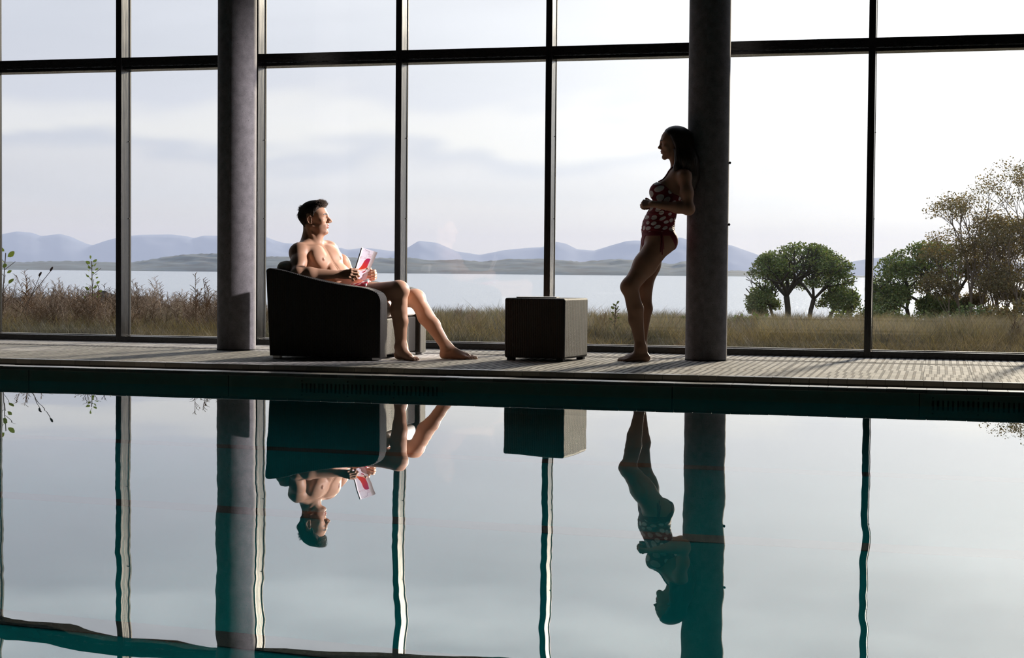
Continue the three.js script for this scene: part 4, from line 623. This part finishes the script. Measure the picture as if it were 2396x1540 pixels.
// ---------------------------------------------------------------- the standing woman
{
  const B = new Body(), F = V(-0.985, 0, 0.17).normalize(), S = V(0.17, 0, 0.985).normalize(), UP = V(0, 1, 0);   // facing left; S is towards the water
  const shN = V(-1.775, 1.318, -11.67), elN = V(-1.738, 1.085, -11.62), wrN = V(-2.000, 1.122, -11.63), shF = V(-1.838, 1.335, -11.93), elF = V(-1.815, 1.115, -11.98), wrF = V(-2.02, 1.125, -11.80);
  const hipN = V(-1.962, 0.835, -11.70), hipF = V(-2.030, 0.84, -11.86), kneeN = V(-2.135, 0.532, -11.52), kneeF = V(-2.072, 0.528, -11.74), ankN = V(-2.060, 0.095, -11.545), ankF = V(-2.092, 0.095, -11.74);
  // trunk
  B.group(0.05, 0.05);
  const bx = [F, UP, S], tilt = (a, lean) => { const f = F.clone().multiplyScalar(Math.cos(lean)).addScaledVector(UP, Math.sin(lean)), u = UP.clone().multiplyScalar(Math.cos(lean)).addScaledVector(F, -Math.sin(lean)); return [f, u, S]; };
  const lean = tilt(0, 0.38);
  B.ball(V(-1.866, 1.255, -11.80), [0.088, 0.14, 0.130], lean);                                    // rib cage
  B.ball(V(-1.840, 1.325, -11.80), [0.072, 0.075, 0.135], lean);
  B.ball(V(-1.930, 1.115, -11.79), [0.086, 0.12, 0.118], lean);
  B.ball(V(-1.966, 1.030, -11.785), [0.095, 0.10, 0.122], tilt(0, 0.15));                           // waist
  B.ball(V(-1.988, 0.965, -11.785), [0.108, 0.09, 0.142], tilt(0, 0.05));
  B.ball(V(-1.982, 0.885, -11.78), [0.110, 0.10, 0.160], bx);                                      // hips
  B.ball(V(-1.922, 0.862, -11.712), [0.088, 0.088, 0.082], bx, 0.03).ball(V(-1.938, 0.862, -11.855), [0.086, 0.088, 0.082], bx, 0.03);
  for (const [x, z] of [[-1.962, -11.735], [-1.978, -11.872]]) { B.ball(V(x, 1.205, z), [0.076, 0.068, 0.066], lean, 0.025); B.cone(V(x + 0.07, 1.285, z), V(x + 0.005, 1.225, z), 0.035, 0.055, 0.03); }
  for (const sh of [shN, shF]) { B.ball(sh, [0.046, 0.05, 0.045], bx, 0.035); B.cone(V(-1.795, 1.385, -11.815), sh.clone().lerp(V(-1.80, 1.36, -11.81), 0.2), 0.03, 0.034, 0.04); }
  B.cone(V(-1.868, 1.357, -11.78), V(-1.80, 1.352, -11.69), 0.012, 0.012, 0.02); B.cone(V(-1.868, 1.357, -11.83), V(-1.85, 1.365, -11.92), 0.012, 0.012, 0.02);
  const O = V(-1.874, 1.549, -11.80), headF = V(-0.978, -0.10, 0.165), head0 = UP.clone().addScaledVector(F, -0.02);
  B.cone(V(-1.812, 1.352, -11.81), V(-1.850, 1.51, -11.80), 0.052, 0.049, 0.04); B.cone(V(-1.858, 1.36, -11.80), V(-1.880, 1.485, -11.80), 0.024, 0.036, 0.03);
  const head = makeHead(B, O, headF, head0, 0.226, { fem: true });
  // legs
  for (const [h, k, a, rt, j, bow] of [[hipN, kneeN, ankN, 0.092, 0.035, 0.012], [hipF, kneeF, ankF, 0.092, 0.03, 0.0]]) {
    B.group(0.04, j);
    const m = h.clone().lerp(k, 0.48); B.cone(h, m, rt, 0.078); B.cone(m, k, 0.078, 0.056);
    const d = a.clone().sub(k), fw = F;
    B.group(0.03, 0.03);
    B.ball(k.clone().addScaledVector(F, 0.004), [0.056, 0.062, 0.052], bx); B.ball(k.clone().addScaledVector(F, 0.036).add(V(0, -0.004, 0)), 0.022, null, 0.03);
    B.cone(k.clone().addScaledVector(fw, 0.006), k.clone().addScaledVector(d, 0.55).addScaledVector(fw, 0.012), 0.047, 0.034); B.cone(k.clone().addScaledVector(d, 0.55).addScaledVector(fw, 0.012), a, 0.034, 0.029);
    B.cone(k.clone().addScaledVector(d, 0.14).addScaledVector(fw, -0.018), k.clone().addScaledVector(d, 0.36).addScaledVector(fw, -0.022), 0.040, 0.043); B.cone(k.clone().addScaledVector(d, 0.36).addScaledVector(fw, -0.022), a.clone().addScaledVector(fw, -0.012), 0.043, 0.021);
  }
  makeFoot(B, ankN, V(-1.995, 0, -11.545), V(-0.97, 0, 0.22), 0.232, 1);
  makeFoot(B, ankF, V(-2.035, 0, -11.745), V(-0.98, 0, 0.2), 0.225, -1);
  const legEnd = B.groups.length;
  // arms folded in front
  for (const [sh, el, wr] of [[shN, elN, wrN], [shF, elF, wrF]]) {
    const d = el.clone().sub(sh), e = wr.clone().sub(el);
    B.group(0.03, 0.02);
    B.cone(sh, sh.clone().addScaledVector(d, 0.5), 0.044, 0.043); B.cone(sh.clone().addScaledVector(d, 0.5), el, 0.043, 0.034); B.ball(el, 0.035);
    B.cone(el, el.clone().addScaledVector(e, 0.3), 0.035, 0.037); B.cone(el.clone().addScaledVector(e, 0.3), wr, 0.037, 0.023);
  }
  makeHand(B, wrN, V(-0.95, 0.06, -0.16), V(-0.10, 0.60, 0.80), 1, [[0.9, 1.45, 0.9], [0.95, 1.5, 0.9], [1.0, 1.5, 0.95], [1.1, 1.5, 1.0]], 0.80, [0.4, 0.3, 0.2]);
  makeHand(B, wrF, V(-0.85, 0.0, 0.45), V(-0.45, 0.25, -0.75), -1, [[0.9, 1.35, 0.9], [0.95, 1.4, 0.9], [1.0, 1.4, 0.95], [1.1, 1.4, 1.0]], 0.80, [0.5, 0.3, 0.2]);
  const base = [0.38, 0.21, 0.135], floorClip = (g, x, y, z) => Math.max(field(g, x, y, z), 0.0015 - y);
  const woman = thing('person', 'woman in a spotted red swimsuit standing in profile against the right concrete column', 'person', [-2.0, 0, -11.75]);
  const put = (g) => g.translate(2.0, 0, 11.75);
  part(woman, 'body', put(skin(B, [-2.30, -0.01, -12.08], [-1.62, 1.74, -11.38], 0.0034, { shape: floorClip, color: (x, y, z) => headColor(head, base, [0.36, 0.10, 0.09], x, y, z) || base })), skinMat());
  // the spotted top: trunk only, a little proud of the skin, cut at the bust line and the hips
  const T = new Body(); T.groups = [B.groups[0]];
  const fwd = (x, y, z) => (x + 1.95) * F.x + (z + 11.79) * F.z, sid = (x, y, z) => (x + 1.95) * S.x + (z + 11.79) * S.z;
  const topLine = (x, y, z) => { const a = fwd(x, y, z), b = Math.abs(sid(x, y, z)); return y - (1.172 + 0.42 * clamp(a + 0.06, 0, 0.14) + 0.55 * clamp(a + 0.13, 0, 0.12) - 0.25 * Math.max(0, b - 0.10) - 0.16 * Math.max(0, 0.035 - b) / 0.035 * sstep(a, 0.0, 0.05)); };
  const topGeo = skin(T, [-2.16, 0.88, -12.0], [-1.70, 1.34, -11.58], 0.0036, { shape: (g, x, y, z) => Math.max(field(g, x, y, z) - 0.005 - 0.0022 * (y < 1.09 ? noise3(x * 14, y * 55, z * 14) : 0), topLine(x, y, z), 0.925 - 0.05 * clamp(fwd(x, y, z), -0.1, 0.1) - y) });
  { // spots printed on the cloth: uv run round the trunk and up it
    const p = topGeo.attributes.position, uv = new Float32Array(p.count * 2);
    for (let i = 0; i < p.count; i++) { const x = p.getX(i), y = p.getY(i), z = p.getZ(i), cx = lerp(-1.985, -1.855, clamp((y - 0.93) / 0.33, 0, 1)), a = Math.atan2((x - cx) * F.x + (z + 11.79) * F.z, (x - cx) * S.x + (z + 11.79) * S.z); uv[2 * i] = a * 0.125 / 0.40 + 0.5; uv[2 * i + 1] = (y - 0.9) / 0.40; }
    topGeo.setAttribute('uv', new THREE.BufferAttribute(uv, 2));
  }
  const spots = canvasTexture(1024, 1024, (c, w, h) => {
    c.fillStyle = '#7c0f24'; c.fillRect(0, 0, w, h); c.fillStyle = '#e9e4e6'; const r = rng(12), done = [];
    const dot = (x, y, a, b, t) => { for (const ox of [-w, 0, w]) { c.beginPath(); c.ellipse(x + ox, y, a, b, t, 0, 7); c.fill(); } };
    for (let n = 0; n < 6000 && done.length < 130; n++) { const x = r() * w, y = r() * h, low = y > h * 0.52, a = low ? 42 + 16 * r() : 60 + 16 * r(), b = low ? a * (0.62 + 0.3 * r()) : a * (0.88 + 0.12 * r()); if (done.some(([p, q, s]) => { const dx = Math.min(Math.abs(p - x), w - Math.abs(p - x)); return Math.hypot(dx, q - y) < s + Math.max(a, b) + 6; })) continue; done.push([x, y, Math.max(a, b)]); dot(x, y, a, b, low ? (r() - 0.5) * 1.2 : r() * 3); }
  });
  const topPart = part(woman, 'swim_top', put(topGeo), new THREE.MeshStandardMaterial({ map: spots, roughness: 0.7 }), { label: 'dark red top with large white spots' });
  const strapMat = mat([0.19, 0.008, 0.02], 0.7), L = (x, y, z) => V(x + 2.0, y, z + 11.75);
  const onSkin = (x, y, z, out) => { const p = V(x, y, z); for (let i = 0; i < 12; i++) { const e = 1e-3, d = field(B.groups, p.x, p.y, p.z) - out, n = V(field(B.groups, p.x + e, p.y, p.z) - d - out, field(B.groups, p.x, p.y + e, p.z) - d - out, field(B.groups, p.x, p.y, p.z + e) - d - out).normalize(); p.addScaledVector(n, -d); } return L(p.x, p.y, p.z); };
  const strap = (path) => { const c = new THREE.CatmullRomCurve3(path.map((p) => V(...p))), pts = []; for (let i = 0; i <= 14; i++) { const p = c.getPoint(i / 14); pts.push(onSkin(p.x, p.y, p.z, 0.002)); } part(topPart, 'halter_strap', tubeBetween(pts, 0.006, 40, 8), strapMat); };
  strap([[-1.965, 1.240, -11.735], [-1.925, 1.285, -11.735], [-1.895, 1.32, -11.745], [-1.87, 1.365, -11.755], [-1.82, 1.41, -11.755]]);
  strap([[-1.985, 1.240, -11.865], [-1.945, 1.285, -11.86], [-1.905, 1.32, -11.855], [-1.875, 1.365, -11.845], [-1.82, 1.41, -11.845]]);
  const W = new Body(); W.groups = B.groups.slice(0, legEnd).filter((g, i) => i === 0 || g.prims.some((p) => p.ra === 0.092));
  const briefs = part(woman, 'swim_briefs', put(skin(W, [-2.16, 0.70, -12.0], [-1.80, 0.96, -11.55], 0.0036, { shape: (g, x, y, z) => { const a = fwd(x, y, z), b = Math.abs(sid(x, y, z) - 0.005); const frontCut = 0.80 + 0.95 * b, backCut = 0.765 + 0.55 * b, k = sstep(-a, 0.01, 0.10), side = lerp(frontCut, backCut, k); return Math.max(field(g, x, y, z) - 0.004, y - (0.93 + 0.02 * -a), Math.min(side, 0.897) - y); } })), strapMat);
  for (const [dx, dz, l] of [[0, 0, 0.13], [0.016, 0.006, 0.11], [0.008, -0.002, 0.15]]) part(briefs, 'tie_string', tubeBetween([L(-1.935 + dx, 0.91, -11.612 + dz), L(-1.93 + dx, 0.86, -11.598 + dz), L(-1.932 + dx * 1.5, 0.91 - l, -11.600 + dz)], 0.0038, 10, 6), strapMat);
  // long dark hair, falling behind the shoulder with one lock in front
  const C = new Body(), { P, R } = head; C.group(0.025, 0.02);
  C.ball(P(-0.05, 0.675), R(0.43, 0.372, 0.35), head.A); C.ball(P(-0.22, 0.55), R(0.27, 0.33, 0.31), head.A, 0.05);
  C.chain([P(-0.28, 0.5, -0.12), V(-1.765, 1.43, -11.75), V(-1.745, 1.33, -11.76), V(-1.735, 1.25, -11.775)], [0.075, 0.066, 0.052, 0.026], 0.05);
  C.chain([P(-0.25, 0.5, 0.16), V(-1.785, 1.43, -11.84), V(-1.765, 1.33, -11.86), V(-1.76, 1.26, -11.86)], [0.07, 0.06, 0.05, 0.026], 0.05);
  C.chain([P(-0.07, 0.56, -0.30), V(-1.822, 1.45, -11.715), V(-1.835, 1.39, -11.705), V(-1.868, 1.315, -11.70)], [0.034, 0.030, 0.024, 0.008], 0.025);
  const hairCut = (x, y, z) => { const [fw, up, sd] = head.toLocal(x, y, z); if (up < 0.30) return -1; const line = fw > 0.14 ? 0.70 + 0.16 * sstep(fw, 0.14, 0.32) : fw > -0.02 ? lerp(0.34, 0.70, sstep(fw, -0.02, 0.14)) : -1; return (line - up) * head.H * 0.8; };
  const strands = (g, x, y, z) => Math.max(0.153 - Math.hypot(x + 1.644, z + 11.92), field(g, x, y, z) + 0.006 * (1 - sstep(-hairCut(x, y, z), 0, 0.025)) + 0.0016 * noise3(x * 90, y * 7, z * 90) * sstep(1.62 - y, 0, 0.12), hairCut(x, y, z));
  part(woman, 'hair', put(skin(C, [-1.98, 1.18, -12.0], [-1.62, 1.72, -11.62], 0.004, { shape: strands })), mat([0.022, 0.013, 0.008], 0.45));
}
// ---------------------------------------------------------------- furniture
const weave = (n, across) => grainTexture(n, (x, y) => { const a = Math.abs(Math.sin(x * Math.PI * 8)), row = Math.floor(y * 24), over = ((row + Math.floor(x * 8)) % 2), b = Math.abs(Math.sin(y * Math.PI * 24)); return 0.15 + 0.7 * Math.pow(a, 0.6) * (0.75 + 0.25 * b * over) + 0.08 * noise2(x * 40, y * 40); }, false);
const weaveBump = weave(256), weaveTint = grainTexture(256, (x, y) => { const a = Math.abs(Math.sin(x * Math.PI * 8)), v = 0.5 + 0.5 * Math.pow(a, 0.7) + 0.22 * noise2(x * 16, y * 44), w = noise2(Math.floor(x * 8) * 3.3, 2) * 0.12; return [v * (1 + w), v, v * (0.95 - w)]; });
for (const t of [weaveBump, weaveTint]) t.repeat.set(9, 9);
const wicker = new THREE.MeshPhysicalMaterial({ specularIntensity: 0.8, color: new THREE.Color().setRGB(0.026, 0.022, 0.019), map: weaveTint, roughness: 0.62, bumpMap: weaveBump, bumpScale: 0.006 });
function metricUV(g) { const p = g.attributes.position, n = g.attributes.normal, uv = new Float32Array(p.count * 2); for (let i = 0; i < p.count; i++) { const ax = Math.abs(n.getX(i)), ay = Math.abs(n.getY(i)), az = Math.abs(n.getZ(i)); const [u, v] = ay > ax && ay > az ? [p.getX(i), p.getZ(i)] : ax > az ? [p.getZ(i), p.getY(i)] : [p.getX(i), p.getY(i)]; uv[2 * i] = u; uv[2 * i + 1] = v; } g.setAttribute('uv', new THREE.BufferAttribute(uv, 2)); return g; }
const linen = new THREE.MeshStandardMaterial({ color: new THREE.Color().setRGB(0.80, 0.77, 0.70), roughness: 0.9, bumpMap: grainTexture(128, (x, y) => 0.5 + 0.25 * Math.sin(x * 200) * Math.sin(y * 200) + 0.15 * noise2(x * 30, y * 30), false), bumpScale: 0.001 });
function cushionGeo(w, h, d, puff, seed) { const g = new RoundedBoxGeometry(w, h, d, 10, Math.min(h, w) * 0.36), p = g.attributes.position; for (let i = 0; i < p.count; i++) { const x = p.getX(i), y = p.getY(i), z = p.getZ(i), kx = 1 - (2 * x / w) ** 2, kz = 1 - (2 * z / d) ** 2, ky = 1 - (2 * y / h) ** 2; p.setXYZ(i, x + Math.sign(x) * puff * 0.6 * Math.max(0, ky) * Math.max(0, kz) + 0.003 * noise3(x * 9 + seed, y * 9, z * 9), y + Math.sign(y) * puff * Math.max(0, kx) * Math.max(0, kz), z + Math.sign(z) * puff * 0.5 * Math.max(0, ky) * Math.max(0, kx)); } g.computeVertexNormals(); return g; }
{
  // low club armchair: arms swept down to the front
  const L = 0.835, W = 1.05, TURN = 0, fx = Math.cos(TURN), fz = -Math.sin(TURN), ax = -3.78, az = -10.86;
  const cx = ax - fx * L / 2 - 0 + Math.sin(-TURN) * W / 2, cz = az - fz * L / 2 - Math.cos(TURN) * W / 2;
  const at = (x, y, z) => [cx + fx * x - fz * z * -1 * -1, y, cz + fz * x + fx * z];
  const chair = thing('armchair', 'low dark brown woven armchair with swept arms and pale cushions', 'armchair', [cx, 0, cz], TURN);
  const X = L / 2, side = new THREE.Shape();
  side.moveTo(-X + 0.02, 0.028); side.lineTo(X, 0.028); side.lineTo(X + 0.002, 0.40); side.quadraticCurveTo(X + 0.002, 0.445, X - 0.025, 0.468); side.quadraticCurveTo(X - 0.06, 0.492, X - 0.14, 0.505); side.bezierCurveTo(0.10, 0.522, -0.06, 0.553, -0.19, 0.590); side.bezierCurveTo(-0.27, 0.613, -0.33, 0.625, -X + 0.02, 0.633); side.quadraticCurveTo(-X - 0.012, 0.634, -X - 0.010, 0.615); side.closePath();
  const arm = metricUV(new THREE.ExtrudeGeometry(side, { depth: 0.124, bevelEnabled: true, bevelThickness: 0.010, bevelSize: 0.008, bevelSegments: 3, curveSegments: 14 }).translate(0, 0, 0.010));
  part(chair, 'arm_panel', arm.clone().translate(0, 0, W / 2 - 0.144), wicker); part(chair, 'arm_panel', arm.clone().translate(0, 0, -W / 2), wicker);
  part(chair, 'back_panel', metricUV(rbox(0.07, 0.60, W - 0.27, -X + 0.032, 0.328, 0, 0.03, 4)), wicker);
  part(chair, 'seat_base', metricUV(rbox(L - 0.16, 0.262, W - 0.286, 0.052, 0.159, 0, 0.012, 3)), wicker);
  for (const [x, z] of [[X - 0.032, W / 2 - 0.034], [X - 0.032, -W / 2 + 0.034], [-X + 0.06, W / 2 - 0.034], [-X + 0.06, -W / 2 + 0.034]]) part(chair, 'leg', rbox(0.052, 0.034, 0.052, x, 0.017, z, 0.003, 1), M.steel, { label: 'short square metal foot' });
  const P = (x, z) => { const v = V(x, 0, z).applyAxisAngle(V(0, 1, 0), TURN); return [cx + v.x, cz + v.z]; };
  let [sx, sz] = P(0.105, 0); const sc = thing('seat_cushion', 'pale seat cushion under the seated man, bulging at the front of the armchair', 'cushion', [sx, 0.352, sz], TURN);
  part(sc, 'cover', cushionGeo(0.60, 0.115, W - 0.30, 0.012, 1), linen); part(sc, 'piping', new THREE.TorusGeometry(0.5, 0.0045, 6, 60).scale(0.586, W - 0.32, 1).rotateX(Math.PI / 2), linen);
  [sx, sz] = P(-0.335, 0.12); const bc = thing('back_cushion', 'pale back cushion with its rounded top showing behind the man\'s shoulder', 'cushion', [sx, 0.565, sz], TURN);
  part(bc, 'cover', cushionGeo(0.11, 0.25, W - 0.46, 0.018, 2).rotateZ(0.2), linen);
}
{
  const t = thing('side_table', 'dark brown woven cube side table standing on the tiles between the armchair and the woman', 'table', [-2.74, 0, -11.518], -8.5 * Math.PI / 180);
  const s = 0.458, d = 0.478;
  part(t, 'cube_body', metricUV(rbox(s, 0.425, d, 0, 0.2325, 0, 0.016, 4)), wicker);
  for (const x of [1, -1]) for (const z of [1, -1]) part(t, 'leg', rbox(0.05, 0.02, 0.05, x * (s / 2 - 0.04), 0.010, z * (d / 2 - 0.04), 0.003, 1), M.gasket);
  const m = thing('magazine', 'white magazine lying flat on top of the woven side table', 'magazine', [-2.80, 0.445, -11.50], 0.12);
  part(m, 'cover', rbox(0.29, 0.0016, 0.21, 0, 0.0068, 0, 0.0007, 1), mat([0.75, 0.75, 0.77], 0.5)); part(m, 'pages', box(0.286, 0.006, 0.206, 0, 0.003, 0), mat([0.6, 0.6, 0.6], 0.8));
}
// the photographer's studio lamp on its stand, behind the right column: the hard light on the man, the table and the left column
{
  const head = V(-1.70, 1.55, -12.155), target = V(-4.4, 1.0, -11.58), dir = target.clone().sub(head).normalize();
  const t = thing('studio_lamp', 'slim black studio lamp on a stand hidden behind the right concrete column', 'lamp', [head.x, 0, head.z]);
  part(t, 'stand', mergeGeometries([cyl(0.009, 0.011, 1.53, 0, 0.765, 0, 12), ...[0, 1, 2].map((i) => { const a = i * 2.094 + 0.3; return tubeBetween([V(0, 0.14, 0), V(Math.cos(a) * 0.05, 0.08, Math.sin(a) * 0.05), V(Math.cos(a) * 0.10, 0.008, Math.sin(a) * 0.10)], 0.007, 4, 6); })]), M.gasket);
  const q = new THREE.Quaternion().setFromUnitVectors(V(0, 1, 0), dir), aim = (g) => g.applyQuaternion(q).translate(0, 1.55, 0);
  part(t, 'lamp_head', aim(mergeGeometries([new THREE.CylinderGeometry(0.05, 0.042, 0.10, 28).translate(0, -0.02, 0), new THREE.CylinderGeometry(0.068, 0.05, 0.045, 28, 1, true).translate(0, 0.05, 0)])), M.gasket);
  const glass = part(t, 'lamp_glass', aim(new THREE.CircleGeometry(0.058, 28).rotateX(-Math.PI / 2).translate(0, 0.066, 0)), new THREE.MeshStandardMaterial({ color: 0xffffff, emissive: new THREE.Color().setRGB(1.0, 0.93, 0.93), emissiveIntensity: 2 }));
  const l = new THREE.SpotLight(new THREE.Color().setRGB(1.0, 0.93, 0.94), 58, 0, 34 * Math.PI / 180, 0.5, 2); l.name = 'studio_light';
  l.position.copy(head).addScaledVector(dir, 0.075); l.target.position.copy(target); l.castShadow = true; l.shadow.radius = 2.2; l.shadow.mapSize.set(2048, 2048); scene.add(l, l.target);
}
renderer.render(scene, camera);
